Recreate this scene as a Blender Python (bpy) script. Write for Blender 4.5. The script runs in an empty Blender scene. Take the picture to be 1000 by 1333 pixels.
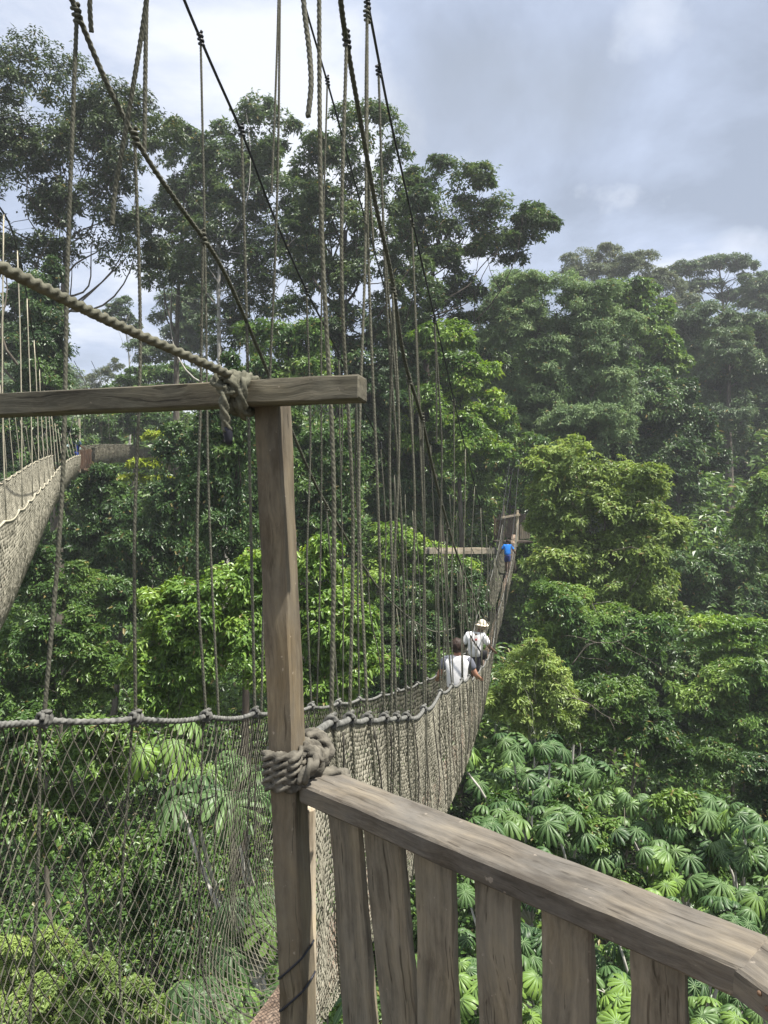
import bpy, math, random
import numpy as np
from mathutils import Vector, Matrix, Euler

rng = np.random.default_rng(7)
random.seed(7)
sc = bpy.context.scene
COL = sc.collection
F = 963.0                      # focal length in photo pixels
R = math.radians

def P(px, py, d):              # a point of the place, d metres ahead of the eye, eye at the origin
    return np.array([(px - 500.0) / F * d, d, (666.5 - py) / F * d])

# ------------------------------------------------------------------ helpers
def link(o):
    COL.objects.link(o); return o

def tag(o, label=None, cat=None, group=None, kind=None):
    if label: o['label'] = label
    if cat: o['category'] = cat
    if group: o['group'] = group
    if kind: o['kind'] = kind
    return o

def thing(name, label, cat, loc=(0, 0, 0), rotz=0, group=None):
    o = link(bpy.data.objects.new(name, None))
    o.location = loc; o.rotation_euler = (0, 0, rotz)
    o.empty_display_size = 0.2
    return tag(o, label, cat, group)

def mk(name, V, faces, mat, parent=None, smooth=False, local=False):
    """one mesh object; V world coordinates; faces a list of (n,k) arrays.  Re-based on the parent's location"""
    V = np.asarray(V, dtype=np.float64)
    if parent is not None and not local:
        bpy_loc = np.array(parent_origin(parent))
        V = V - bpy_loc
    me = bpy.data.meshes.new(name)
    if not isinstance(faces, (list, tuple)): faces = [faces]
    faces = [np.asarray(f, dtype=np.int32) for f in faces if len(f)]
    nl = sum(f.size for f in faces); nf = sum(len(f) for f in faces)
    me.vertices.add(len(V)); me.vertices.foreach_set('co', V.astype(np.float32).ravel())
    me.loops.add(nl); me.loops.foreach_set('vertex_index', np.concatenate([f.ravel() for f in faces]))
    tot = np.concatenate([np.full(len(f), f.shape[1], np.int32) for f in faces])
    start = np.concatenate([[0], np.cumsum(tot)[:-1]]).astype(np.int32)
    me.polygons.add(nf); me.polygons.foreach_set('loop_start', start); me.polygons.foreach_set('loop_total', tot)
    me.polygons.foreach_set('use_smooth', np.full(nf, smooth, dtype=bool))
    me.update(calc_edges=True); me.validate()
    for m in (mat if isinstance(mat, (list, tuple)) else [mat]): me.materials.append(m)
    o = link(bpy.data.objects.new(name, me))
    if parent is not None: o.parent = parent
    return o

def parent_origin(p):
    v = Vector((0, 0, 0))
    while p is not None:
        v = v + p.location; p = p.parent
    return tuple(v)

class MB:                       # collects shapes into one mesh
    def __init__(s): s.V = []; s.F = {3: [], 4: []}; s.n = 0
    def add(s, V, faces):
        V = np.asarray(V, float)
        for f in (faces if isinstance(faces, (list, tuple)) else [faces]):
            f = np.asarray(f)
            if len(f): s.F[f.shape[1]].append(f + s.n)
        s.V.append(V); s.n += len(V)
    def build(s, name, mat, parent=None, smooth=False):
        return mk(name, np.concatenate(s.V), [np.concatenate(f) for f in s.F.values() if f], mat, parent, smooth)

def norm(v): return v / np.maximum(np.linalg.norm(v, axis=-1, keepdims=True), 1e-9)

def smooth_fn(xs, ys):          # C1 curve through points
    xs = np.asarray(xs, float); ys = np.asarray(ys, float)
    m = np.gradient(ys, xs)
    def f(x):
        x = np.asarray(x, float)
        i = np.clip(np.searchsorted(xs, x) - 1, 0, len(xs) - 2)
        h = xs[i + 1] - xs[i]; t = np.clip((x - xs[i]) / h, -0.4, 1.4)
        return ((2*t**3 - 3*t**2 + 1) * ys[i] + (t**3 - 2*t**2 + t) * h * m[i]
                + (-2*t**3 + 3*t**2) * ys[i + 1] + (t**3 - t**2) * h * m[i + 1])
    return f

def resample(pts, step):
    pts = np.asarray(pts, float)
    if len(pts) == 2:
        n = max(2, int(np.linalg.norm(pts[1] - pts[0]) / step) + 1)
        return pts[0] + (pts[1] - pts[0]) * np.linspace(0, 1, n)[:, None]
    s = np.concatenate([[0], np.cumsum(np.linalg.norm(np.diff(pts, axis=0), axis=1))])
    keep = np.concatenate([[True], np.diff(s) > 1e-6]); pts = pts[keep]; s = s[keep]
    n = max(len(pts), int(s[-1] / step) + 1)
    t = np.linspace(0, s[-1], n)
    return np.stack([smooth_fn(s, pts[:, k])(t) for k in range(3)], 1)

def tube(path, r, sides=6, twist=0.0, lobes=0, depth=0.22, cap=True, phase=0.0):
    """sweep; r scalar or array; lobes>0 gives laid strands twisting along it (twist = metres per turn)"""
    p = np.asarray(path, float); n = len(p)
    r = np.broadcast_to(np.asarray(r, float), (n,))
    tg = norm(np.gradient(p, axis=0))
    a = np.array([0, 0, 1.0]) if abs(tg[0][2]) < 0.9 else np.array([1.0, 0, 0])
    U = np.zeros((n, 3)); u = norm(np.cross(tg[0], a)); U[0] = u
    for i in range(1, n):
        u = U[i-1] - tg[i] * np.dot(U[i-1], tg[i]); U[i] = u / max(np.linalg.norm(u), 1e-9)
    W = np.cross(tg, U)
    s = np.concatenate([[0], np.cumsum(np.linalg.norm(np.diff(p, axis=0), axis=1))])
    th = np.linspace(0, 2*np.pi, sides, endpoint=False)[None, :]
    rad = r[:, None] * np.ones((1, sides))
    if lobes:
        ph = lobes * th + 2*np.pi * s[:, None] / twist * 1.0 + phase
        rad = rad * (1 - depth + depth * np.abs(np.cos(ph / 2.0)) * 1.35)
    V = p[:, None, :] + rad[:, :, None] * (np.cos(th)[:, :, None] * U[:, None, :] + np.sin(th)[:, :, None] * W[:, None, :])
    V = V.reshape(-1, 3)
    i = np.arange(n - 1)[:, None]; j = np.arange(sides)[None, :]; k = (j + 1) % sides
    Q = np.stack([i*sides + j, i*sides + k, (i+1)*sides + k, (i+1)*sides + j], -1).reshape(-1, 4)
    faces = [Q]
    if cap:
        V = np.concatenate([V, p[:1], p[-1:]]); b = n * sides; jj = np.arange(sides); kk = (jj + 1) % sides
        faces.append(np.concatenate([np.stack([np.full(sides, b), kk, jj], 1),
                                     np.stack([np.full(sides, b + 1), (n-1)*sides + jj, (n-1)*sides + kk], 1)]))
    return V, faces

def rope(pts, r, near=True, phase=0.0, lay=2.7, dp=.38, sides=12):
    if near:
        return tube(resample(pts, r * lay * .22), r * (1 + dp * .12), sides, r * lay, 3, dp, phase=phase)
    return tube(resample(pts, 0.25), r, 5)

def box(sx, sy, sz, bev=0.004, nz=1, wob=0.0, axis=2, seed=0):
    """bevelled bar centred on origin, long axis can be subdivided and made slightly uneven"""
    L = [sx, sy, sz]; ax = axis; o = [k for k in range(3) if k != ax]
    hx, hy = L[o[0]] / 2, L[o[1]] / 2; b = min(bev, hx * .45, hy * .45)
    ring = np.array([[-hx + b, -hy], [hx - b, -hy], [hx, -hy + b], [hx, hy - b], [hx - b, hy], [-hx + b, hy], [-hx, hy - b], [-hx, -hy + b]])
    n = nz + 1; ts = np.linspace(-L[ax] / 2, L[ax] / 2, n)
    ts = np.concatenate([[ts[0]], [ts[0] + b], ts[1:-1], [ts[-1] - b], [ts[-1]]]); m = len(ts)
    g = np.random.default_rng(seed); V = np.zeros((m, 8, 3))
    w = g.normal(0, wob, (m, 8, 2)) if wob else np.zeros((m, 8, 2))
    for k in range(1, m): w[k] = .7 * w[k-1] + .6 * w[k]
    for k, t in enumerate(ts):
        sc_ = 1.0 if 0 < k < m - 1 else 1 - b / max(min(hx, hy), 1e-6)
        V[k, :, o[0]] = ring[:, 0] * sc_ + w[k, :, 0]; V[k, :, o[1]] = ring[:, 1] * sc_ + w[k, :, 1]; V[k, :, ax] = t
    i = np.arange(m - 1)[:, None]; j = np.arange(8)[None, :]; kk = (j + 1) % 8
    Q = np.stack([i*8 + j, i*8 + kk, (i+1)*8 + kk, (i+1)*8 + j], -1).reshape(-1, 4)
    V = V.reshape(-1, 3)
    V = np.concatenate([V, V[:8].mean(0)[None], V[-8:].mean(0)[None]]); c0, c1 = len(V) - 2, len(V) - 1
    jj = np.arange(8); k2 = (jj + 1) % 8
    T = np.concatenate([np.stack([np.full(8, c0), k2, jj], 1), np.stack([np.full(8, c1), (m-1)*8 + jj, (m-1)*8 + k2], 1)])
    if ax == 1: Q = Q[:, ::-1]; T = T[:, ::-1]
    return V, [Q, T]

def timber(name, a, b, w, h, mat, parent, roll=0.0, bev=0.004, nz=14, wob=0.0012, seed=0, side=None):
    """a bar from a to b as its own object whose local Z runs along the grain; side = world direction of its width w"""
    a = np.asarray(a, float); b = np.asarray(b, float); L = np.linalg.norm(b - a)
    z = (b - a) / L
    s = np.array(side if side is not None else (1, 0, 0), float)
    x = norm(s - z * np.dot(s, z)); y = np.cross(z, x)
    V, f = box(w, h, L, bev, nz, wob, 2, seed)
    M = Matrix(((x[0], y[0], z[0], 0), (x[1], y[1], z[1], 0), (x[2], y[2], z[2], 0), (0, 0, 0, 1)))
    o = mk(name, V, f, mat, None, True)
    for p_ in o.data.polygons: pass
    o.data.set_sharp_from_angle(angle=R(28)) if hasattr(o.data, 'set_sharp_from_angle') else None
    if parent is not None:
        o.parent = parent
        po = Vector(parent_origin(parent))
    else: po = Vector((0, 0, 0))
    o.matrix_local = Matrix.Translation(Vector((a + b) / 2) - po) @ M
    return o

def ellipsoid(c, rad, n=20, m=14, fn=None, zmin=-1.0):
    th = np.linspace(0, 2*np.pi, n, endpoint=False); ph = np.linspace(math.asin(zmin) if zmin > -1 else -np.pi/2 + .01, np.pi/2 - .01, m)
    T_, P_ = np.meshgrid(th, ph); X_ = np.stack([np.cos(T_) * np.cos(P_), np.sin(T_) * np.cos(P_), np.sin(P_)], -1)
    if fn is not None: X_ = X_ * fn(X_)[..., None]
    V = np.asarray(c) + X_.reshape(-1, 3) * rad; i = np.arange(m - 1)[:, None]; j = np.arange(n)[None]; k = (j + 1) % n
    return V, [np.stack([i*n + j, i*n + k, (i+1)*n + k, (i+1)*n + j], -1).reshape(-1, 4)]

# ------------------------------------------------------------------ materials
def nt(name):
    m = bpy.data.materials.new(name); m.use_nodes = True
    t = m.node_tree; t.nodes.clear()
    out = t.nodes.new('ShaderNodeOutputMaterial')
    return m, t, out

def N(t, typ, **kw):
    n = t.nodes.new(typ)
    for k, v in kw.items():
        if k.startswith('i_'): n.inputs[k[2:].replace('_', ' ')].default_value = v
        else: setattr(n, k, v)
    return n

def ramp(t, stops, fac):
    n = t.nodes.new('ShaderNodeValToRGB'); e = n.color_ramp.elements
    while len(e) < len(stops): e.new(0.5)
    for k, (p, c) in zip(range(len(stops)), stops):
        e[k].position = p; e[k].color = (*c, 1) if len(c) == 3 else c
    t.links.new(fac, n.inputs[0]); return n

def leaf_mat(name, cols, rough=0.42, trans=0.3, spec=0.5, noise=0.6, warm=.98, dead=.978):
    """leaf colours dark..light picked leaf by leaf, with slow patches of older and younger leaves"""
    m, t, out = nt(name)
    geo = N(t, 'ShaderNodeNewGeometry'); tc = N(t, 'ShaderNodeTexCoord')
    no = N(t, 'ShaderNodeTexNoise'); no.inputs['Scale'].default_value = noise; no.inputs['Detail'].default_value = 2
    t.links.new(tc.outputs['Object'], no.inputs['Vector'])
    a = N(t, 'ShaderNodeMath', operation='MULTIPLY_ADD'); a.inputs[1].default_value = 0.55
    t.links.new(geo.outputs['Random Per Island'], a.inputs[0])
    b = N(t, 'ShaderNodeMath', operation='MULTIPLY_ADD'); b.inputs[1].default_value = 2.3; b.inputs[2].default_value = -0.92
    t.links.new(no.outputs['Fac'], b.inputs[0]); t.links.new(b.outputs[0], a.inputs[2])
    cols = [(c[0] * warm, c[1] * 1.04, c[2] * .82) for c in cols]
    k = len(cols); rp0 = ramp(t, [(i / (k - 1) * .9 + .05, c) for i, c in enumerate(cols)], a.outputs[0])
    gt = N(t, 'ShaderNodeMath', operation='GREATER_THAN'); gt.inputs[1].default_value = dead
    fr = N(t, 'ShaderNodeMath', operation='FRACT'); m7 = N(t, 'ShaderNodeMath', operation='MULTIPLY'); m7.inputs[1].default_value = 37.7
    t.links.new(geo.outputs['Random Per Island'], m7.inputs[0]); t.links.new(m7.outputs[0], fr.inputs[0]); t.links.new(fr.outputs[0], gt.inputs[0])
    rp = N(t, 'ShaderNodeMix', data_type='RGBA'); rp.inputs['B'].default_value = (.24, .2, .07, 1)
    t.links.new(gt.outputs[0], rp.inputs['Factor']); t.links.new(rp0.outputs[0], rp.inputs['A'])
    rpo = rp.outputs['Result']
    pb = N(t, 'ShaderNodeBsdfPrincipled'); pb.inputs['Roughness'].default_value = rough
    pb.inputs['Specular IOR Level'].default_value = spec
    t.links.new(rpo, pb.inputs['Base Color'])
    tr = N(t, 'ShaderNodeBsdfTranslucent')
    hs = N(t, 'ShaderNodeHueSaturation'); hs.inputs['Hue'].default_value = 0.485; hs.inputs['Saturation'].default_value = 1.15; hs.inputs['Value'].default_value = 1.25
    t.links.new(rpo, hs.inputs['Color']); t.links.new(hs.outputs[0], tr.inputs[0])
    mx = N(t, 'ShaderNodeMixShader'); mx.inputs[0].default_value = trans
    t.links.new(pb.outputs[0], mx.inputs[1]); t.links.new(tr.outputs[0], mx.inputs[2])
    t.links.new(mx.outputs[0], out.inputs[0]); return m

def wood_mat(name, c_dark, c_mid, c_light, grey=(.2, .19, .175), grey_amt=.4, sx=26, sz=1.6, bump=.6, rough=.8, knots=True):
    m, t, out = nt(name)
    tc = N(t, 'ShaderNodeTexCoord'); oi = N(t, 'ShaderNodeObjectInfo')
    off = N(t, 'ShaderNodeVectorMath', operation='ADD')
    sv = N(t, 'ShaderNodeVectorMath', operation='SCALE'); sv.inputs['Scale'].default_value = 37.0
    cb = N(t, 'ShaderNodeCombineXYZ')
    for k in range(3): t.links.new(oi.outputs['Random'], cb.inputs[k])
    t.links.new(cb.outputs[0], sv.inputs[0]); t.links.new(tc.outputs['Object'], off.inputs[0]); t.links.new(sv.outputs[0], off.inputs[1])
    wn = N(t, 'ShaderNodeTexNoise'); wn.inputs['Scale'].default_value = 5.0; wn.inputs['Detail'].default_value = 2
    t.links.new(off.outputs[0], wn.inputs['Vector'])
    wv = N(t, 'ShaderNodeVectorMath', operation='MULTIPLY_ADD'); wv.inputs[1].default_value = (.05, .05, .0)
    t.links.new(wn.outputs['Color'], wv.inputs[0]); t.links.new(off.outputs[0], wv.inputs[2])
    mp = N(t, 'ShaderNodeMapping'); mp.inputs['Scale'].default_value = (sx, sx, sz)
    t.links.new(wv.outputs[0], mp.inputs[0])
    n1 = N(t, 'ShaderNodeTexNoise'); n1.inputs['Scale'].default_value = 1.6; n1.inputs['Detail'].default_value = 12; n1.inputs['Roughness'].default_value = .72
    t.links.new(mp.outputs[0], n1.inputs['Vector'])
    rp = ramp(t, [(.35, c_dark), (.5, c_mid), (.64, c_light)], n1.outputs['Fac'])
    n2 = N(t, 'ShaderNodeTexNoise'); n2.inputs['Scale'].default_value = 5; n2.inputs['Detail'].default_value = 8; n2.inputs['Roughness'].default_value = .65
    t.links.new(off.outputs[0], n2.inputs['Vector'])
    r2 = ramp(t, [(.36, (0, 0, 0)), (.66, (1, 1, 1))], n2.outputs['Fac'])
    mulg = N(t, 'ShaderNodeMath', operation='MULTIPLY'); mulg.inputs[1].default_value = grey_amt
    t.links.new(r2.outputs[0], mulg.inputs[0])
    mx = N(t, 'ShaderNodeMix', data_type='RGBA'); mx.inputs['B'].default_value = (*grey, 1)
    t.links.new(mulg.outputs[0], mx.inputs['Factor']); t.links.new(rp.outputs[0], mx.inputs['A'])
    # fine dark cracks along the grain
    mp2 = N(t, 'ShaderNodeMapping'); mp2.inputs['Scale'].default_value = (sx * 3.2, sx * 3.2, sz * 1.2)
    t.links.new(wv.outputs[0], mp2.inputs[0])
    n3 = N(t, 'ShaderNodeTexNoise'); n3.inputs['Scale'].default_value = 1.0; n3.inputs['Detail'].default_value = 3
    t.links.new(mp2.outputs[0], n3.inputs['Vector'])
    r3 = ramp(t, [(.3, (.22, .2, .17)), (.37, (1, 1, 1))], n3.outputs['Fac'])
    m3 = N(t, 'ShaderNodeMix', data_type='RGBA', blend_type='MULTIPLY'); m3.inputs['Factor'].default_value = .75
    t.links.new(mx.outputs['Result'], m3.inputs['A']); t.links.new(r3.outputs[0], m3.inputs['B'])
    # pale lichen specks
    n4 = N(t, 'ShaderNodeTexNoise'); n4.inputs['Scale'].default_value = 42; n4.inputs['Detail'].default_value = 4
    t.links.new(off.outputs[0], n4.inputs['Vector'])
    r4 = ramp(t, [(.69, (0, 0, 0)), (.74, (.55, .55, .55))], n4.outputs['Fac'])
    m4 = N(t, 'ShaderNodeMix', data_type='RGBA'); m4.inputs['B'].default_value = (.36, .31, .25, 1)
    t.links.new(r4.outputs[0], m4.inputs['Factor']); t.links.new(m3.outputs['Result'], m4.inputs['A'])
    mp5 = N(t, 'ShaderNodeMapping'); mp5.inputs['Scale'].default_value = (9, 9, 3.2)
    t.links.new(off.outputs[0], mp5.inputs[0])
    n5 = N(t, 'ShaderNodeTexNoise'); n5.inputs['Scale'].default_value = 1.0; n5.inputs['Detail'].default_value = 9; n5.inputs['Roughness'].default_value = .68
    t.links.new(mp5.outputs[0], n5.inputs['Vector'])
    r5 = ramp(t, [(.34, (.42, .4, .38)), (.5, (.95, .95, .95)), (.66, (1.25, 1.2, 1.08))], n5.outputs['Fac'])
    m5 = N(t, 'ShaderNodeMix', data_type='RGBA', blend_type='MULTIPLY'); m5.inputs['Factor'].default_value = .85
    t.links.new(m4.outputs['Result'], m5.inputs['A']); t.links.new(r5.outputs[0], m5.inputs['B'])
    pb = N(t, 'ShaderNodeBsdfPrincipled'); pb.inputs['Roughness'].default_value = rough; pb.inputs['Specular IOR Level'].default_value = .3
    t.links.new(m5.outputs['Result'], pb.inputs['Base Color'])
    ad = N(t, 'ShaderNodeMath', operation='MULTIPLY_ADD'); ad.inputs[1].default_value = .5
    t.links.new(n3.outputs['Fac'], ad.inputs[0]); t.links.new(n1.outputs['Fac'], ad.inputs[2])
    bp = N(t, 'ShaderNodeBump'); bp.inputs['Strength'].default_value = bump; bp.inputs['Distance'].default_value = .006
    t.links.new(ad.outputs[0], bp.inputs['Height']); t.links.new(bp.outputs[0], pb.inputs['Normal'])
    t.links.new(pb.outputs[0], out.inputs[0]); return m

def plain_mat(name, c1, c2, scale=8, rough=.8, bump=0.0, stretch=(1, 1, 1), spec=.3, detail=5):
    m, t, out = nt(name)
    tc = N(t, 'ShaderNodeTexCoord'); mp = N(t, 'ShaderNodeMapping'); mp.inputs['Scale'].default_value = stretch
    t.links.new(tc.outputs['Object'], mp.inputs[0])
    n = N(t, 'ShaderNodeTexNoise'); n.inputs['Scale'].default_value = scale; n.inputs['Detail'].default_value = detail
    t.links.new(mp.outputs[0], n.inputs['Vector'])
    rp = ramp(t, [(.32, c1), (.68, c2)], n.outputs['Fac'])
    pb = N(t, 'ShaderNodeBsdfPrincipled'); pb.inputs['Roughness'].default_value = rough; pb.inputs['Specular IOR Level'].default_value = spec
    t.links.new(rp.outputs[0], pb.inputs['Base Color'])
    if bump:
        bp = N(t, 'ShaderNodeBump'); bp.inputs['Strength'].default_value = bump; bp.inputs['Distance'].default_value = .02
        t.links.new(n.outputs['Fac'], bp.inputs['Height']); t.links.new(bp.outputs[0], pb.inputs['Normal'])
    t.links.new(pb.outputs[0], out.inputs[0]); return m

M = {}
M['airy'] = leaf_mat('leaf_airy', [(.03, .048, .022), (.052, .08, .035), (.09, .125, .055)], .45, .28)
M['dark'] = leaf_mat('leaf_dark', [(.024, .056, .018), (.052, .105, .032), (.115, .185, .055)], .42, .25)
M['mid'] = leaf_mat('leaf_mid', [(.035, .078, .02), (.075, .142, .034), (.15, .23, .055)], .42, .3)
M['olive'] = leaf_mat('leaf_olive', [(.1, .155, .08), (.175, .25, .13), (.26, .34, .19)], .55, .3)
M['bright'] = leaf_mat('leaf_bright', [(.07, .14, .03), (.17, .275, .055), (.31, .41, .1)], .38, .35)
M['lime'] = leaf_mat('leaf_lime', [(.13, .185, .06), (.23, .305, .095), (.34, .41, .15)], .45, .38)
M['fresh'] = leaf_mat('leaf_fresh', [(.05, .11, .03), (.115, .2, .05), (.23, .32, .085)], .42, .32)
M['canopy'] = leaf_mat('leaf_canopy', [(.036, .066, .03), (.066, .11, .046), (.12, .17, .07)], .45, .38)  # skyline crowns: lightening by haze and backlight put into the leaf colour
M['yellow'] = leaf_mat('leaf_yellow', [(.2, .27, .03), (.34, .4, .05), (.42, .46, .08)], .5, .4)
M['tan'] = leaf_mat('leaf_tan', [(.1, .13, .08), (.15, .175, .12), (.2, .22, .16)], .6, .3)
M['far'] = leaf_mat('leaf_far', [(.055, .09, .048), (.09, .14, .068), (.135, .19, .09)], .5, .25)  # paled: haze over the distant crowns put into the leaf colour
M['umbrella'] = leaf_mat('leaf_umbrella', [(.024, .056, .024), (.048, .1, .037), (.092, .155, .055), (.18, .28, .065)], .46, .18, .4, .5, 1.0, 2.0)
M['rib'] = plain_mat('leaf_rib', (.12, .2, .08), (.2, .28, .13), 9, .5)
M['bark'] = plain_mat('bark', (.06, .05, .038), (.17, .15, .12), 9, .9, .6, (1, 1, .25))
M['bark_pale'] = plain_mat('bark_pale', (.3, .28, .24), (.5, .48, .43), 7, .85, .3, (1, 1, .3))
M['bark_dark'] = plain_mat('bark_dark', (.025, .02, .016), (.075, .06, .045), 9, .9, .6, (1, 1, .25))
M['post'] = wood_mat('post_wood', (.075, .057, .034), (.14, .11, .07), (.205, .17, .112), (.165, .15, .12), .55, 18, 1.3)
M['beam'] = wood_mat('beam_wood', (.062, .055, .036), (.115, .102, .072), (.165, .147, .103), (.13, .128, .1), .55, 24, 1.5)
M['rail'] = wood_mat('rail_wood', (.065, .055, .042), (.125, .107, .083), (.195, .168, .128), (.15, .142, .128), .7, 24, 1.3)  # grey is weathering plus the sky's sheen on top, put into the colour
M['slat'] = wood_mat('slat_wood', (.085, .07, .049), (.165, .14, .1), (.24, .205, .15), (.18, .167, .138), .6, 28, 1.2)
M['plank'] = wood_mat('plank_wood', (.15, .1, .07), (.27, .19, .135), (.36, .27, .2), (.3, .27, .23), .3, 20, 1.2)
M['pale_wood'] = wood_mat('pale_wood', (.36, .29, .2), (.5, .42, .3), (.6, .52, .4), (.45, .42, .38), .3, 18, 1.2)
M['red_wood'] = wood_mat('red_wood', (.07, .042, .026), (.13, .08, .05), (.2, .125, .08), (.15, .12, .09), .4, 12, .6)
M['rope'] = plain_mat('rope_grey', (.06, .06, .044), (.13, .127, .095), 60, .9, .2)
M['rope_tan'] = plain_mat('rope_tan', (.075, .074, .052), (.155, .15, .11), 50, .9, .2)
M['rope_pale'] = plain_mat('rope_pale', (.33, .3, .22), (.48, .44, .33), 30, .9)
M['rope_hand'] = plain_mat('rope_hand', (.08, .08, .072), (.21, .208, .188), 40, .9, .2)
M['rope_lash'] = plain_mat('rope_lashing', (.06, .055, .044), (.17, .156, .125), 30, .95, .3)
M['rope_dark2'] = plain_mat('dark_cord', (.03, .028, .024), (.08, .073, .06), 30, .95)
M['rope_dark'] = plain_mat('rope_dark', (.06, .06, .054), (.16, .157, .14), 45, .9, .25)
M['cable'] = plain_mat('steel_cable', (.012, .013, .016), (.035, .036, .04), 40, .5, 0, spec=.5)
M['net'] = plain_mat('net_cord', (.045, .044, .033), (.155, .147, .11), 3.5, .9)  # left net: backlit shade put into a darker cord colour
M['net_lit'] = plain_mat('net_cord_lit', (.17, .16, .12), (.33, .31, .24), 3.0, .9)  # same netting made paler, sunlight on its face put into the colour
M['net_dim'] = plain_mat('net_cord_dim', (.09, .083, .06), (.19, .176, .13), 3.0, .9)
M['red_plank'] = wood_mat('red_plank', (.08, .05, .033), (.15, .085, .055), (.23, .14, .095), (.18, .145, .11), .4, 12, .6)
M['tape'] = plain_mat('black_tape', (.012, .014, .02), (.03, .03, .04), 20, .5)
M['soil'] = plain_mat('forest_floor', (.012, .016, .008), (.035, .04, .018), .6, .95)
M['skin_a'] = plain_mat('skin_tan', (.33, .17, .11), (.4, .21, .14), 6, .55)
M['skin_b'] = plain_mat('skin_fair', (.5, .29, .21), (.56, .34, .25), 6, .55)
M['skin_c'] = plain_mat('skin_brown', (.11, .06, .04), (.16, .09, .06), 6, .55)
M['hair'] = plain_mat('hair_brown', (.018, .01, .007), (.05, .03, .02), 30, .5, .4, (3, 3, .6))
M['hair_light'] = plain_mat('hair_sandy', (.28, .2, .12), (.42, .31, .2), 30, .6, .4, (3, 3, .6))
M['white'] = plain_mat('white_cotton', (.72, .71, .7), (.82, .81, .8), 9, .9, .15)
M['greysleeve'] = plain_mat('slate_cotton', (.1, .105, .13), (.15, .155, .18), 9, .9, .15)
M['straw'] = plain_mat('hat_straw', (.55, .48, .36), (.72, .66, .54), 40, .9, .2)
M['black'] = plain_mat('black_strap', (.015, .015, .018), (.03, .03, .035), 9, .7)
M['darkshorts'] = plain_mat('dark_shorts', (.02, .02, .025), (.045, .045, .055), 9, .85)
M['blue'] = plain_mat('blue_shirt', (.01, .16, .62), (.02, .24, .75), 7, .8)
M['navy'] = plain_mat('navy_cloth', (.012, .03, .16), (.02, .05, .24), 7, .8)
M['red'] = plain_mat('red_print', (.6, .03, .05), (.7, .05, .06), 7, .8)
M['teal'] = plain_mat('pale_teal', (.45, .62, .6), (.6, .72, .7), 5, .6)

# ------------------------------------------------------------------ ground
def ground_z(x, y):
    x = np.asarray(x, float); y = np.asarray(y, float)
    r = np.hypot(x, y)
    rise = 0.30 * np.clip(y - 18, 0, 130) + .12 * np.clip(np.abs(x) - 25, 0, 120) + 0.12 * np.clip(-y - 10, 0, 100)
    return -18.5 + np.minimum(rise, 34) + 0.9*np.sin(x*.11 + 1) * np.cos(y*.09) + .35*np.sin(x*.37 + y*.29)

gx = np.linspace(-420, 420, 169); gy = np.linspace(-420, 420, 169)
X, Y = np.meshgrid(gx, gy)
V = np.stack([X, Y, ground_z(X, Y)], -1).reshape(-1, 3)
i, j = np.meshgrid(np.arange(168), np.arange(168), indexing='ij'); b = (i * 169 + j).ravel()
g = mk('ground', V, np.stack([b, b + 1, b + 170, b + 169], 1), M['soil'], None, True)
tag(g, kind='structure')

# ------------------------------------------------------------------ foliage
def leaf_quads(pos, nrm, dirv, L, W, droop=.12, fold=.18):
    dirv = norm(dirv - nrm * np.sum(dirv * nrm, 1, keepdims=True)); side = np.cross(nrm, dirv)
    L = L[:, None]; W = W[:, None]
    v0 = pos; mid = pos + dirv * L * .42
    v1 = mid + side * W * .5 + nrm * W * fold; v3 = mid - side * W * .5 + nrm * W * fold
    v2 = pos + dirv * L - nrm * L * droop
    V = np.stack([v0, v1, v2, v3], 1).reshape(-1, 3)
    b = np.arange(len(pos))[:, None] * 4
    return V, np.concatenate([b + [0, 1, 2], b + [0, 2, 3]], 0)

def leaf_fine(pos, nrm, dirv, L, W, droop=.25, fold=.16):
    """a curved leaf with a midrib, 8 points: base, three pairs round the midrib end, tip"""
    dirv = norm(dirv - nrm * np.sum(dirv * nrm, 1, keepdims=True)); side = np.cross(nrm, dirv)
    L = L[:, None]; W = W[:, None]
    def at(t, s, f): return pos + dirv * L * t + side * W * s + nrm * (W * f - L * droop * t * t)
    P_ = [at(0, 0, 0), at(.28, .42, fold), at(.3, 0, 0), at(.28, -.42, fold), at(.64, .4, fold), at(.65, 0, 0), at(.64, -.4, fold), at(1, 0, 0)]
    V = np.stack(P_, 1).reshape(-1, 3); b = np.arange(len(pos))[:, None] * 8
    T = np.concatenate([b + [0, 1, 2], b + [0, 2, 3], b + [4, 7, 5], b + [5, 7, 6]], 0)
    Q = np.concatenate([b + [1, 4, 5, 2], b + [2, 5, 6, 3]], 0)
    return V, [T, Q]

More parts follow.
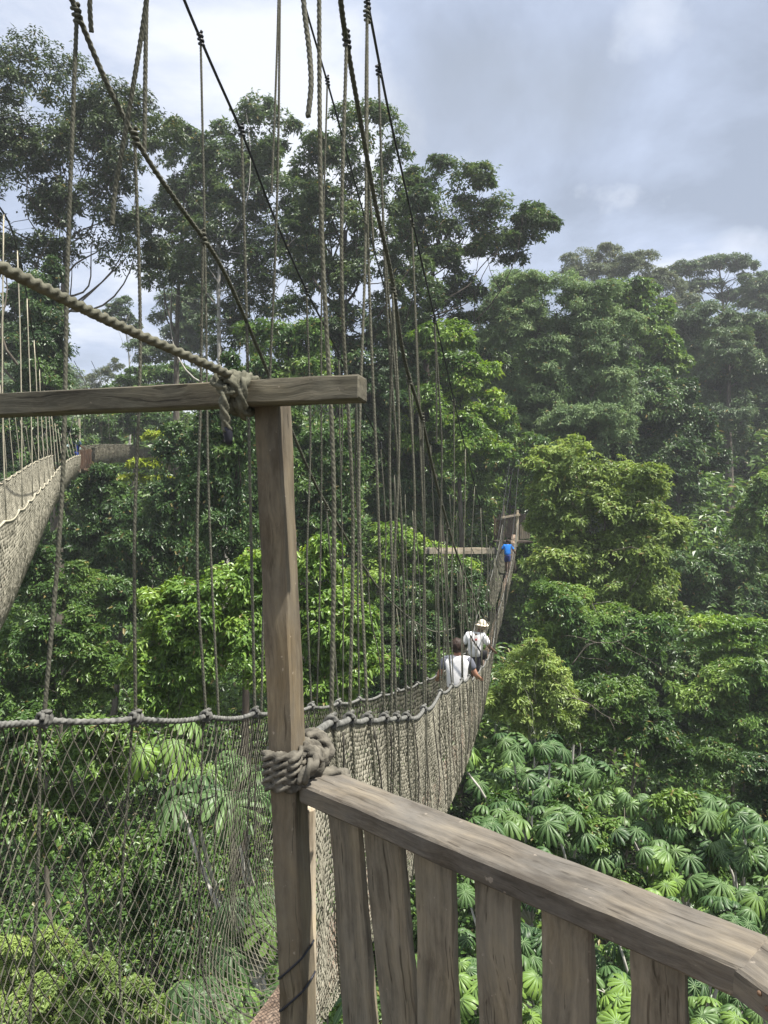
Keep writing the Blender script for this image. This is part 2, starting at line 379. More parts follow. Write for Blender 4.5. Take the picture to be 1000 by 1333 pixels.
def crown_points(lobes, dens, L, W, clump, g, flat=.8, shell=.45, updir=.5, gap=1.0, rag=.5):
    """lobes [(centre, radii)] -> leaf arrays, leaves gathered into clumps round the lobes' shells"""
    allp, alln, alld, cl = [], [], [], []
    for c, rad in lobes:
        rad = np.asarray(rad); rm = (rad[0] * rad[1] * rad[2]) ** (1/3)
        area = 4 * np.pi * ((rad[0]*rad[1])**1.6/3 + (rad[0]*rad[2])**1.6/3 + (rad[1]*rad[2])**1.6/3) ** (1/1.6)
        rc0 = clump * rm
        rc0 *= .82; nc = max(8, int(area / (np.pi * rc0**2) * 1.15 * gap))
        d = norm(g.normal(size=(nc, 3))); d[:, 2] = np.where(d[:, 2] < -.6, -d[:, 2] * .6, d[:, 2]); d = norm(d)
        rr = shell + (1 - shell) * g.random((nc, 1)) ** .6 + np.where(g.random((nc, 1)) < .15, .22, 0)
        cc = c + d * rad * rr * (1 - clump * .35)
        rc = rc0 * g.uniform(.4, 1.55, nc)
        cl.append(cc)
        la = L * W * .5 * .62
        nl = np.maximum(6, (np.pi * rc**2 * dens / la)).astype(int)
        idx = np.repeat(np.arange(nc), nl); n = len(idx)
        ld = norm(g.normal(size=(n, 3))); ld[:, 2] = np.where(ld[:, 2] < -.3, -ld[:, 2], ld[:, 2])
        lr = g.random((n, 1)) ** .45
        p = cc[idx] + ld * lr * rc[idx][:, None] * np.array([1.1, 1.1, flat])
        nn = norm(np.array([0, 0, 1.0]) * updir + .45 * d[idx] + .5 * ld + g.normal(0, .38, (n, 3)))
        dd = ld + .5 * d[idx] + g.normal(0, .5, (n, 3)); dd[:, 2] -= .32
        kf = 5.2 / rm; ka = g.normal(size=(4, 3)); ka = norm(ka) * kf * np.array([[.7], [1.0], [1.5], [2.2]]); ph = g.uniform(0, 6.28, 4)
        fld = np.sin(p @ ka.T + ph).sum(1)          # ragged gaps between sprays
        ok = fld > -1.6 + rag * 1.6 + g.normal(0, .25, n) - .3
        allp.append(p[ok]); alln.append(nn[ok]); alld.append(dd[ok])
    return np.concatenate(allp), np.concatenate(alln), np.concatenate(alld), np.concatenate(cl)

def world_lobes(lobes, d, thick=1.0):
    out = []
    for l in lobes:
        px, py, rx, ry = l[:4]; dd = d + (l[4] if len(l) > 4 else 0)
        a, b_ = rx / F * dd, ry / F * dd
        out.append((P(px, py, dd), np.array([a, thick * max(.5 * (a + b_), .6 * a), b_])))
    return out

def limb_path(a, b, g, bend=.15, n=9, sag=0):
    t = np.linspace(0, 1, n)[:, None]; L = np.linalg.norm(b - a)
    off = g.normal(0, bend * L, (1, 3)); off2 = g.normal(0, bend * .5 * L, (1, 3))
    p = a + (b - a) * t + off * np.sin(np.pi * t) * .5 + off2 * np.sin(2*np.pi * t) * .5
    return p

def trunk_mesh(base, top, r0, r1, clumps, g, nlimb=10, start=.5, limb_r=.45, bend=.03, ntwig=2):
    mb = MB()
    path = limb_path(base, top, g, bend, 16)
    rad = r0 + (r1 - r0) * np.linspace(0, 1, 16) ** .8; rad[0] *= 1.5; rad[1] *= 1.12
    mb.add(*tube(path, rad, 9))
    if len(clumps):
        order = g.permutation(len(clumps))[:nlimb]
        for k in order:
            e = clumps[k]
            t = np.clip(start + (1 - start) * g.random() * .95, 0, .97)
            if path[-1][2] > path[0][2]:
                zt = min(e[2] - .15 * abs(e[2] - base[2]) * g.random(), top[2]); t = np.clip((zt - base[2]) / max(top[2] - base[2], .1) - .12 * g.random(), start, .97)
            fi = t * 15; i0 = int(fi); a = path[i0] + (path[min(i0+1, 15)] - path[i0]) * (fi - i0)
            rr = (r0 + (r1 - r0) * t ** .8) * limb_r
            lp = limb_path(a, e, g, .2, 11)[:]; lp = lp + np.array([0, 0, 1.0]) * (np.sin(np.pi * np.linspace(0, 1, 11)) * np.linalg.norm(e - a) * -.12)[:, None]
            mb.add(*tube(lp, np.linspace(rr, rr * .15, 11), 6))
            for _ in range(ntwig):
                q = clumps[g.integers(len(clumps))]; s = lp[g.integers(4, 10)]
                dist = np.linalg.norm(q - s)
                if dist < np.linalg.norm(e - a) * .9:
                    mb.add(*tube(limb_path(s, q, g, .15, 6), np.linspace(rr * .4, rr * .1, 6), 4))
    return mb

DENS = 1.45
tree_seed = [100]
def tree(name, label, cat, lobes, d, mat, trunk_px=None, bark='bark', r0=.3, dens=1.0, leaf=8.0, asp=.5, clump=.3, nlimb=10,
         flat=.85, shell=.4, fine=False, group=None, thick=1.0, start=.5, updir=.5, top=None, limb_r=.45, vines=0, base_d=None, bend=.03, sub=4, gap=1.0, rag=.55):
    tree_seed[0] += 1; g = np.random.default_rng(tree_seed[0])
    if flat > .5 and sub:
        more = []
        for l in lobes:
            for q in range(sub):
                an = g.uniform(0, 2*np.pi); rr = g.uniform(.75, 1.05); sz = g.uniform(.28, .5)
                more.append((l[0] + l[2] * rr * math.cos(an), l[1] - l[3] * rr * math.sin(an), l[2] * sz * g.uniform(.8, 1.2), l[3] * sz * g.uniform(.7, 1.0), g.uniform(-.6, .3) * l[2] / F * d))
        lobes = [(l[0], l[1], l[2] * .86, l[3] * .86) + tuple(l[4:]) for l in lobes] + more
    wl = world_lobes(lobes, d, thick)
    cen = np.mean([c for c, r in wl], 0)
    tx = (trunk_px if trunk_px is not None else np.mean([l[0] for l in lobes]))
    bd = base_d or d
    bx = (tx - 500) / F * bd
    base = np.array([bx, bd, float(ground_z(bx, bd)) - .3])
    root = thing(name, label, cat, tuple(base), 0, group)
    L = leaf / F * d * .64; W = L * asp
    p, n, dv, cl = crown_points(wl, dens * DENS * 1.1, L, W, clump, g, flat, shell, updir, gap, rag)
    LL = L * np.clip(g.lognormal(-.05, .33, len(p)), .4, 1.9); WW = W * g.uniform(.7, 1.2, len(p))
    V, f = (leaf_fine if fine else leaf_quads)(p, n, dv, LL, WW)
    ht = np.percentile([c[2] for c, r in wl], 72)
    topp = np.array([*(cen[:2] * .75 + base[:2] * .25), ht]) if top is None else P(*top)
    mk('crown', V, f, M[mat], root)
    trunk_mesh(base, topp, r0, r0 * .12, cl, g, nlimb, start, limb_r, bend).build('trunk', M[bark], root, True)
    if vines:                                   # creepers trailing from the crown
        cp, cn, cd = [], [], []
        for k in range(vines):
            e = cl[g.integers(len(cl))]; ln = g.uniform(.8, 3.2) * d / 25; m = int(ln / (L * .3))
            tt = np.linspace(0, 1, m)[:, None]; q = e + np.array([0, 0, -1.0]) * tt * ln + g.normal(0, L * .55, (m, 3)) * [1, 1, .3]
            cp.append(q); cn.append(norm(np.array([-e[0] / d * .3, -1.0, .25]) + g.normal(0, .5, (m, 3)))); cd.append(np.array([0, 0, -1.0]) + g.normal(0, .45, (m, 3)))
        cp, cn, cd = map(np.concatenate, (cp, cn, cd)); m = len(cp)
        V, f = leaf_quads(cp, cn, cd, L * g.uniform(.7, 1.3, m), W * g.uniform(.8, 1.3, m)); mk('creeper', V, f, M[mat], root)
    return root

exec_trees = []
def T(*a, **k): exec_trees.append((a, k))

# --- left and skyline
T('tall_tree', 'tall airy forest tree whose grey forked trunk carries the left-hand lookout platform', 'tree',
  [(60, 125, 95, 75), (145, 190, 75, 62), (10, 240, 85, 70), (115, 285, 72, 55), (-80, 170, 110, 110), (30, 345, 80, 42), (165, 330, 48, 40), (95, 210, 70, 60)], 33, 'airy',
  trunk_px=86, bark='bark', r0=.5, dens=.42, clump=.17, nlimb=34, leaf=8, start=.55, top=(97, 250, 33), limb_r=.4, gap=.7, rag=1.0, sub=5)
T('ivy_clad_tree', 'dark trunk thickly clad in ivy just left of the forked grey trunk', 'tree',
  [(58, 400, 24, 55), (62, 480, 25, 70), (60, 570, 28, 60)], 30, 'dark', r0=.35, nlimb=4, leaf=7, clump=.4, vines=60, updir=.2)
T('round_topped_tree', 'mid green round-topped tree rising between the two tall dark skyline trees on the left', 'tree',
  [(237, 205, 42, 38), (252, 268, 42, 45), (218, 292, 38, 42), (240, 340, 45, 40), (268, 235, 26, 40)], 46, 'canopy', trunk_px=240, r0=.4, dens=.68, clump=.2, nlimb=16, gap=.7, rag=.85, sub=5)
T('pale_trunk_tree', 'tall dark crowned tree with a straight pale trunk rising behind the timber beam', 'tree',
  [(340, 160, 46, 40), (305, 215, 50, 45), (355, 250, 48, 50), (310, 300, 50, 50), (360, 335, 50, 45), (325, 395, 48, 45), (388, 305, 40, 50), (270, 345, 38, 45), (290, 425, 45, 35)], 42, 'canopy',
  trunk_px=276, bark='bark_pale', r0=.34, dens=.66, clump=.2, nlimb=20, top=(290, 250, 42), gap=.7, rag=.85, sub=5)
T('great_forked_tree', 'broad dark tree with a thick forked trunk behind the middle of the hanging ropes', 'tree',
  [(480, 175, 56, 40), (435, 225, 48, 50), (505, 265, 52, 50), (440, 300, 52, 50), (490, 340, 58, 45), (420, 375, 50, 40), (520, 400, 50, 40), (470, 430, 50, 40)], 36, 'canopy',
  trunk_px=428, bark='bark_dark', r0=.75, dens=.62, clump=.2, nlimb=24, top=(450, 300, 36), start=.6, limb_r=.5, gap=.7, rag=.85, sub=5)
T('spreading_tree', 'airy spreading tree reaching out to the right against the open sky', 'tree',
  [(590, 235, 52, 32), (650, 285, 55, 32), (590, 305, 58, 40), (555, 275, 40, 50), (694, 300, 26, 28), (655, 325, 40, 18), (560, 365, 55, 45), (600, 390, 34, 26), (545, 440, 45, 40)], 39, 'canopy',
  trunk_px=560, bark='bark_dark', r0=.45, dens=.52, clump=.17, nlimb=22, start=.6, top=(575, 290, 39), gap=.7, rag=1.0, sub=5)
T('vine_draped_tree', 'mid green vine draped tree beside the forked trunk at the height of the beam', 'tree',
  [(365, 450, 48, 38), (350, 510, 40, 40), (400, 500, 40, 50)], 33, 'fresh', r0=.3, nlimb=8, vines=60, updir=.2)
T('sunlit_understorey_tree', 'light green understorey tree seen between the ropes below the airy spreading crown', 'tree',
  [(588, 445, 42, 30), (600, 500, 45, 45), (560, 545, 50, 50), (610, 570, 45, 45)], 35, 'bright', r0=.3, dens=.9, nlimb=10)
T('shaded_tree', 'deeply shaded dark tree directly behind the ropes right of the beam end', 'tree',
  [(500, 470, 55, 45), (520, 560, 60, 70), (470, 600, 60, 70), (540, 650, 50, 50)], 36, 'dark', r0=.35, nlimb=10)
# --- right hillside
T('feathery_tree', 'large pale grey-green feathery tree at the top of the right-hand slope', 'tree',
  [(722, 395, 75, 42), (675, 440, 52, 50), (760, 455, 72, 55), (700, 515, 82, 48), (795, 515, 45, 52), (655, 400, 30, 35), (740, 560, 70, 35)], 46, 'olive',
  r0=.4, dens=.8, leaf=7, asp=.42, clump=.16, nlimb=30, vines=30, updir=.2, rag=.8, sub=6)
T('glossy_green_tree', 'fresh green tree just right of the pale feathery crown', 'tree',
  [(815, 390, 38, 28), (838, 425, 40, 40), (800, 400, 30, 25), (850, 480, 42, 50)], 54, 'fresh', r0=.4, nlimb=12)
T('dark_hill_tree', 'dark glossy tree filling the slope below the fresh green tree on the right', 'tree',
  [(850, 540, 55, 48), (880, 600, 50, 50), (840, 620, 55, 60), (880, 680, 45, 55)], 50, 'dark', r0=.45, nlimb=12)
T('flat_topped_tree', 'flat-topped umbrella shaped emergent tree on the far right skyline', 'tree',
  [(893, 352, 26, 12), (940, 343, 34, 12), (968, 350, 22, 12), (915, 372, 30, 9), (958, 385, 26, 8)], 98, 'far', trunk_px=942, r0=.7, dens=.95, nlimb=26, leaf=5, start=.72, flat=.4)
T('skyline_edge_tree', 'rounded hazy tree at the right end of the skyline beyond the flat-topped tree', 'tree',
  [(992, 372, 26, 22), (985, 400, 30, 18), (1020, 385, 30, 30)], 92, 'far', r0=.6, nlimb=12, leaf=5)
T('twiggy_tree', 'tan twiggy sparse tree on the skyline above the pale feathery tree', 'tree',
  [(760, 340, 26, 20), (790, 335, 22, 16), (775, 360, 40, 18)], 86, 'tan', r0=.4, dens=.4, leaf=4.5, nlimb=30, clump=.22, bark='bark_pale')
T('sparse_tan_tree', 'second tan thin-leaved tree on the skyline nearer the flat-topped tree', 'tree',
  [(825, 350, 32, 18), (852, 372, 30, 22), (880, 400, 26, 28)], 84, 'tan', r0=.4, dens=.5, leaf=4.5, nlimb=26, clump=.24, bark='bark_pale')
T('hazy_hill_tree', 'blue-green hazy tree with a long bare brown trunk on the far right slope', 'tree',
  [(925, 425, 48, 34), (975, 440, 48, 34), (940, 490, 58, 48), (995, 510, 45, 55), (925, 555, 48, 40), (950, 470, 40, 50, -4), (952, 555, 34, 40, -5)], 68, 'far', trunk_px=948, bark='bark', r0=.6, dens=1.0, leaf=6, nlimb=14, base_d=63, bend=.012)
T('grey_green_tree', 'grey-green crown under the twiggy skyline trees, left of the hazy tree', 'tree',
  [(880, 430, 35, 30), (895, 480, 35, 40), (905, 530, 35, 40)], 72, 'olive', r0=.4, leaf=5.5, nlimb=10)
T('right_edge_tree', 'light green leafy tree against the right border below the bare brown trunk', 'tree',
  [(990, 680, 38, 45), (992, 750, 26, 40), (1015, 640, 36, 40)], 42, 'fresh', r0=.3, nlimb=8)
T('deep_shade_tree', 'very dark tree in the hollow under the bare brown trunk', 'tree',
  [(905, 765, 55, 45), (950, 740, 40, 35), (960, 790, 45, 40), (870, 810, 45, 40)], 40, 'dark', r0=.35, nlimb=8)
T('yellow_green_tree', 'bushy yellow-green tree right of the far end of the bridge, brightest at its top', 'tree',
  [(742, 605, 46, 40), (805, 632, 55, 38), (715, 655, 34, 42), (765, 670, 70, 50), (840, 700, 45, 50), (738, 725, 46, 50), (785, 750, 66, 55), (850, 770, 36, 40)], 28, 'lime',
  r0=.25, dens=.72, clump=.16, nlimb=34, leaf=8.5, rag=.75, sub=6)
T('leafy_flank_tree', 'green leafy tree below the yellow-green crown with a thin pale stem', 'tree',
  [(725, 800, 42, 50), (765, 820, 60, 45), (735, 860, 42, 40), (820, 840, 50, 40)], 25, 'fresh', trunk_px=735, bark='bark_pale', r0=.12, dens=.85, nlimb=14)
T('tiered_shrub', 'bright green shrub with flat tiers of leaves at the right border', 'shrub',
  [(930, 812, 42, 10), (962, 832, 42, 10), (920, 838, 30, 9), (985, 815, 30, 9), (950, 856, 40, 9)], 27, 'bright', r0=.12, flat=.35, nlimb=14, leaf=9)
T('border_bush', 'mid green rounded bush at the right border above the umbrella leaves', 'bush',
  [(950, 890, 55, 28), (1000, 910, 42, 36), (905, 915, 40, 28), (970, 945, 60, 30)], 23, 'fresh', r0=.15, nlimb=10)
T('lime_bush', 'yellow-green bush beside the bridge just above the umbrella leaves', 'bush',
  [(690, 872, 44, 34), (722, 905, 34, 32), (668, 918, 36, 38), (700, 945, 40, 22)], 19, 'lime', r0=.1, dens=.75, nlimb=16, bark='bark_pale')
T('hollow_bush', 'mixed green bush in the dark hollow between the lime bush and the border bush', 'bush',
  [(790, 905, 48, 30), (835, 950, 50, 26), (770, 955, 40, 28), (870, 985, 46, 22), (910, 1000, 40, 20)], 20, 'mid', r0=.12, nlimb=12)
T('creeper_bank', 'low dark creeper covered bush at the right border level with the umbrella leaf tops', 'bush',
  [(960, 1000, 50, 24), (1000, 1040, 40, 30), (930, 980, 30, 16)], 17, 'dark', r0=.1, nlimb=6)
# --- middle, behind the bridge ropes
T('rope_gap_tree', 'bright green tree behind the pale crossbeam and the far hanging ropes', 'tree',
  [(520, 715, 45, 30), (570, 735, 45, 28), (490, 760, 45, 40), (545, 790, 50, 30)], 31, 'bright', r0=.2, nlimb=10)
T('bridge_side_tree', 'dark leafy tree behind the two nearer walkers', 'tree',
  [(560, 810, 50, 50), (510, 840, 50, 45), (600, 790, 40, 50), (480, 880, 40, 40)], 24, 'dark', r0=.2, nlimb=8)
T('far_end_tree', 'dark tree around the far lookout platform at the end of the bridge', 'tree',
  [(640, 600, 38, 40), (690, 620, 30, 40), (610, 650, 36, 44), (640, 560, 38, 30), (700, 590, 25, 28), (694, 745, 26, 46), (676, 800, 24, 40)], 43, 'fresh', trunk_px=668, bark='bark_dark', r0=.28, nlimb=10, vines=30, updir=.2)
T('broadleaf_shrub', 'sunlit broad-leaved shrub left of the near timber post', 'shrub',
  [(232, 792, 52, 44), (292, 772, 52, 40), (205, 862, 40, 52), (272, 850, 60, 50), (325, 835, 42, 60), (330, 740, 24, 28), (240, 915, 50, 36)], 14, 'bright', r0=.05, fine=True, leaf=11.5, asp=.48, clump=.2, nlimb=20, dens=1.0)
T('post_side_shrub', 'sunlit broad-leaved shrub showing just right of the near timber post', 'shrub',
  [(408, 738, 34, 30), (432, 792, 44, 40), (400, 840, 42, 45), (462, 845, 44, 42), (430, 895, 46, 40)], 15, 'bright', r0=.05, fine=True, leaf=11, asp=.48, clump=.2, nlimb=14)
T('ivy_column_tree', 'column of glossy dark ivy hanging below the beam left of the post', 'tree',
  [(288, 555, 40, 45), (282, 620, 40, 50), (290, 690, 40, 48), (305, 500, 30, 30)], 21, 'dark', bark='bark_dark', r0=.25, nlimb=6, leaf=8.5, vines=60, updir=.2)
T('rear_ivy_column', 'second darker ivy column farther back behind the yellow-topped tree', 'tree',
  [(225, 660, 42, 48), (235, 590, 26, 36), (200, 715, 46, 40), (245, 720, 40, 40)], 27, 'dark', r0=.25, nlimb=6, vines=60, updir=.2)
T('behind_post_tree', 'dark leafy tree behind the middle of the near post', 'tree',
  [(350, 580, 40, 50), (390, 640, 45, 60), (345, 670, 45, 50), (430, 680, 45, 45), (430, 590, 42, 50)], 27, 'mid', r0=.22, nlimb=8, vines=60, updir=.2)
T('yellow_topped_tree', 'small tree with flat tiers of bright yellow-green leaves in front of the far-off bridge', 'tree',
  [(208, 568, 22, 8), (190, 604, 26, 7), (172, 622, 18, 5), (222, 592, 18, 8), (205, 625, 22, 6)], 36, 'yellow', r0=.12, flat=.35, nlimb=10, leaf=8, trunk_px=205)
T('gap_tree', 'slender hazy tree standing against the sky in the gap right of the forked trunk', 'tree',
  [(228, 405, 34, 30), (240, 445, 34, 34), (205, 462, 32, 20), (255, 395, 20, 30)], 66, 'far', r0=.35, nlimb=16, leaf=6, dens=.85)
T('thin_gap_tree', 'thin pale stemmed tree with a tiny crown standing in the left sky gap', 'tree',
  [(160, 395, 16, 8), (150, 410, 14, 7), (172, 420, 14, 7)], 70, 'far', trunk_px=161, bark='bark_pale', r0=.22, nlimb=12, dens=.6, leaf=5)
T('gap_floor_tree', 'low green tree closing the foot of the sky gap above the beam', 'tree',
  [(205, 492, 40, 18), (168, 505, 26, 14), (245, 500, 30, 22), (205, 520, 50, 16)], 60, 'mid', r0=.3, nlimb=8, leaf=6)
T('twig_crown_tree', 'bare twiggy crown low in the sky gap beside the forked trunk', 'tree',
  [(132, 492, 16, 14), (118, 505, 16, 12), (148, 480, 10, 10)], 85, 'tan', r0=.2, nlimb=24, dens=.2, leaf=4, bark='bark_pale')
T('beam_shadow_tree', 'green tree under the left half of the beam above the far-off bridge', 'tree',
  [(150, 555, 40, 18), (125, 560, 28, 20), (190, 548, 34, 18), (225, 560, 24, 26)], 56, 'mid', r0=.3, nlimb=8, leaf=6.5)
T('platform_foot_tree', 'dark bushy tree just below the left-hand lookout platform', 'tree',
  [(125, 640, 32, 28), (150, 680, 46, 40), (110, 700, 34, 40), (160, 740, 44, 36)], 29, 'dark', r0=.25, nlimb=8, vines=30, updir=.2)
T('left_slope_tree', 'grey-green leafy tree on the left slope under the second bridge', 'tree',
  [(60, 775, 44, 36), (115, 775, 46, 36), (30, 735, 40, 36), (150, 800, 40, 34)], 24, 'mid', r0=.2, nlimb=8)
T('left_bank_bush', 'rounded mid green bush at the left border above the near net', 'bush',
  [(35, 845, 48, 38), (95, 838, 44, 36), (140, 872, 42, 36), (20, 905, 48, 34), (90, 905, 52, 34)], 18, 'mid', r0=.15, nlimb=10, leaf=9)
T('net_side_bush', 'leafy green bush behind the upper left part of the near net', 'bush',
  [(40, 985, 56, 46), (110, 985, 48, 44), (30, 1070, 52, 50), (90, 1080, 40, 48), (150, 960, 42, 30)], 11, 'mid', r0=.1, fine=True, leaf=11.5, asp=.45, clump=.2, nlimb=8)
T('yellow_low_bush', 'yellow-green bush low behind the bottom left corner of the near net', 'bush',
  [(20, 1245, 24, 20, .3), (72, 1232, 20, 18), (58, 1290, 28, 22, -.4), (120, 1270, 22, 24, .2), (168, 1298, 24, 20), (105, 1322, 32, 22, -.5), (28, 1318, 32, 24, -.6), (205, 1326, 24, 20, .2), (-20, 1285, 26, 30)], 9, 'lime', r0=.08, fine=True, leaf=11, asp=.42, clump=.13, nlimb=10, dens=.55, sub=7)
T('net_centre_bush', 'shaded bush behind the middle of the near net left of the post', 'bush',
  [(210, 1120, 34, 60), (170, 1190, 36, 50), (250, 1230, 36, 40), (140, 1130, 30, 40)], 11, 'mid', r0=.08, fine=True, leaf=11, asp=.45, clump=.2, nlimb=8, dens=.8)
T('mixed_bush', 'small-leaved bush in patches among the umbrella leaves above the handrail', 'bush',
  [(655, 1050, 26, 20), (745, 1045, 30, 18), (790, 1085, 30, 22), (880, 1050, 28, 18), (915, 1130, 30, 22), (985, 1120, 26, 22), (700, 1110, 24, 18), (830, 1150, 28, 20)], 11.4, 'mid', r0=.04, fine=True, leaf=11, asp=.48, clump=.22, nlimb=20, dens=.8)
T('low_bush', 'small-leaved dark bush glimpsed between the balusters under the umbrella leaves', 'bush',
  [(610, 1290, 40, 40), (700, 1270, 40, 40), (810, 1310, 40, 40), (560, 1230, 30, 40)], 10.5, 'dark', r0=.04, fine=True, leaf=11, asp=.5, clump=.22, nlimb=14, dens=.8)
# --- backing trees
T('backing_tree', 'dark tree seen under the feathery crown behind the far lookout platform', 'tree',
  [(640, 480, 40, 60), (680, 570, 50, 45), (760, 600, 60, 40), (720, 540, 60, 40)], 52, 'dark', r0=.35, nlimb=6)
T('left_backing_tree', 'dark tree behind the left-hand lookout platform and second bridge', 'tree',
  [(30, 560, 40, 60), (10, 640, 50, 50), (80, 620, 40, 50), (50, 690, 50, 40), (20, 450, 40, 60)], 44, 'dark', r0=.35, nlimb=6, vines=30, updir=.2)
T('low_hollow_tree', 'dark tree low in the hollow right of the bridge under the leafy green tree', 'tree',
  [(800, 880, 60, 40), (880, 870, 50, 36), (740, 900, 40, 40), (850, 920, 50, 30)], 30, 'dark', r0=.3, nlimb=6)

for a, k in exec_trees: tree(*a, **k)

# --- umbrella trees: palmate leaves with drooping leaflets
def palmate(mb_lists, c, up, azim, R_, nleaf, droop, g):
    """leaf blade on its petiole tip c; appends into lists"""
    up = up / np.linalg.norm(up)
    a = np.array([math.cos(azim), math.sin(azim), 0]); x = norm(a - up * np.dot(a, up)); y = np.cross(up, x)
    ang = np.linspace(0, 2*np.pi, nleaf, endpoint=False) + g.normal(0, .05, nleaf)
    Ls = R_ * (1.0 + .12 * np.cos(ang)) * g.uniform(.85, 1.08, nleaf)
    ts = np.array([.04, .3, .6, .85, 1.0]); ws = np.array([.03, .06, .098, .1, .025]) 
    rad = norm(np.cos(ang)[:, None] * x + np.sin(ang)[:, None] * y); sd = np.cross(up, rad)
    Vs = np.zeros((nleaf, 5, 4, 3)); dr = droop * g.uniform(.75, 1.3, nleaf)
    for k in range(5):
        t = ts[k]; w = ws[k] * R_
        out = np.sin(np.minimum(t * dr, 2.4)) / np.maximum(dr, .05); dn = (1 - np.cos(np.minimum(t * dr, 2.4))) / np.maximum(dr, .05)
        mid = c + rad * (Ls * out)[:, None] - up * (Ls * dn)[:, None]
        f = .04 * R_ * (1 if 0 < k < 4 else .2); rb = .011 * R_ * (1.3 - t)
        Vs[:, k, 0] = mid - sd * w - up * f; Vs[:, k, 1] = mid + up * f * .6 - sd * rb; Vs[:, k, 2] = mid + up * f * .6 + sd * rb; Vs[:, k, 3] = mid + sd * w - up * f
    b0 = mb_lists['n']; b = b0 + np.arange(nleaf)[:, None] * 20
    for k in range(4):
        for s in range(3):
            q = [k*4 + s, k*4 + s + 1, k*4 + s + 5, k*4 + s + 4]
            mb_lists['Q'].append(b + q); mb_lists['M'].append(np.full(nleaf, 1 if s == 1 else 0))
    mb_lists['V'].append(Vs.reshape(-1, 3)); mb_lists['n'] += nleaf * 20
    # hub joins the leaflets into one leaf
    hub = len(Vs); hubv = c[None] + up * .004
    mb_lists['V'].append(hubv); hidx = mb_lists['n']; mb_lists['n'] += 1
    kk = (np.arange(nleaf) + 1) % nleaf
    mb_lists['T'].append(np.stack([np.full(nleaf, hidx), b0 + np.arange(nleaf)*20 + 1, b0 + kk*20 + 1], 1))

def umbrella_tree(label, tips, d0, trunk_px, size=.3, seed=1, group='umbrella trees'):
    g = np.random.default_rng(seed)
    tipw = [P(px, py, d0 + dd) for px, py, dd in tips]
    cen = np.mean(tipw, 0); bx, by = cen[0] + .4, cen[1] + .6
    base = np.array([bx, by, float(ground_z(bx, by)) - .3])
    root = thing('umbrella_tree', label, 'umbrella tree', tuple(base), 0, group)
    L = {'V': [], 'Q': [], 'T': [], 'M': [], 'n': 0}; wood = MB()
    fork = np.array([bx, by, cen[2] - 2.2])
    wood.add(*tube(limb_path(base, fork, g, .03, 10), np.linspace(.12, .06, 10), 8))
    for tp in tipw:
        wood.add(*tube(limb_path(fork, tp - [0, 0, .12], g, .08, 8), np.linspace(.035, .014, 8), 6))
        n = g.integers(7, 10); a0 = g.uniform(0, 6.28)
        for k in range(n):
            az = a0 + k * 2.4 + g.normal(0, .25); el = g.uniform(.1, 1.0); pl = size * g.uniform(.7, 1.5)
            e = tp + pl * np.array([math.cos(az) * math.cos(el), math.sin(az) * math.cos(el), math.sin(el) * .8])
            wood.add(*tube(limb_path(tp - [0, 0, .1], e, g, .06, 6), np.linspace(.007, .005, 6), 5))
            up = np.array([math.cos(az) * .55, math.sin(az) * .55, 1.0]) + g.normal(0, .16, 3)
            palmate(L, e, up, az, size * g.uniform(.75, 1.15), int(g.integers(11, 15)), g.uniform(.9, 1.7), g)
    o = mk('crown', np.concatenate(L['V']), [np.concatenate(L['Q']), np.concatenate(L['T'])], [M['umbrella'], M['rib']], root, True)
    mi = np.zeros(len(o.data.polygons), np.int32); q = np.concatenate(L['M']); mi[:len(q)] = q; o.data.polygons.foreach_set('material_index', mi)
    wood.build('trunk', M['bark_pale'], root, True)
    return root

def tipgrid(x0, x1, y0, y1, step, g, lo=None, dmin=-.6, dmax=.6):
    out = []; row = 0; y = y0
    while y <= y1:
        x = x0 + (row % 2) * step * .5
        while x <= x1:
            px, py = x + g.normal(0, step*.16), y + g.normal(0, step*.14)
            if lo is None or lo(px, py): out.append((px, py, g.uniform(dmin, dmax) - (py - y0) / max(y1 - y0, 1) * 1.6))
            x += step
        y += step * .82; row += 1
    return out
g_ = np.random.default_rng(41)
umbrella_tree('umbrella tree with big palmate leaves directly behind the handrail beside the bridge net',
              tipgrid(612, 720, 985, 1120, 52, g_), 12.0, 660, .27, 11)
umbrella_tree('umbrella tree with the tallest crown of palmate leaves, left of centre above the handrail',
              tipgrid(668, 780, 1003, 1150, 52, g_), 12.6, 720, .27, 12)
umbrella_tree('brighter green umbrella tree in the middle of the palmate leaf bank above the handrail',
              tipgrid(800, 930, 1040, 1200, 52, g_), 11.6, 850, .26, 13)
umbrella_tree('umbrella tree with palmate leaves cut off by the right border above the handrail',
              tipgrid(930, 1060, 1075, 1260, 52, g_), 10.8, 980, .25, 14)
umbrella_tree('umbrella tree low below the handrail, seen between the middle balusters',
              tipgrid(560, 720, 1180, 1370, 54, g_), 9.5, 600, .23, 15)
umbrella_tree('umbrella tree low below the handrail, seen between the right-hand balusters',
              tipgrid(740, 960, 1200, 1390, 54, g_), 9.0, 800, .22, 16)
umbrella_tree('umbrella tree with palmate leaves behind the near net, left of the post',
              tipgrid(200, 340, 990, 1120, 84, g_), 7.6, 260, .31, 17)
umbrella_tree('umbrella tree with palmate leaves low behind the near net at the foot of the post',
              tipgrid(305, 400, 1180, 1330, 80, g_), 7.2, 330, .29, 18)

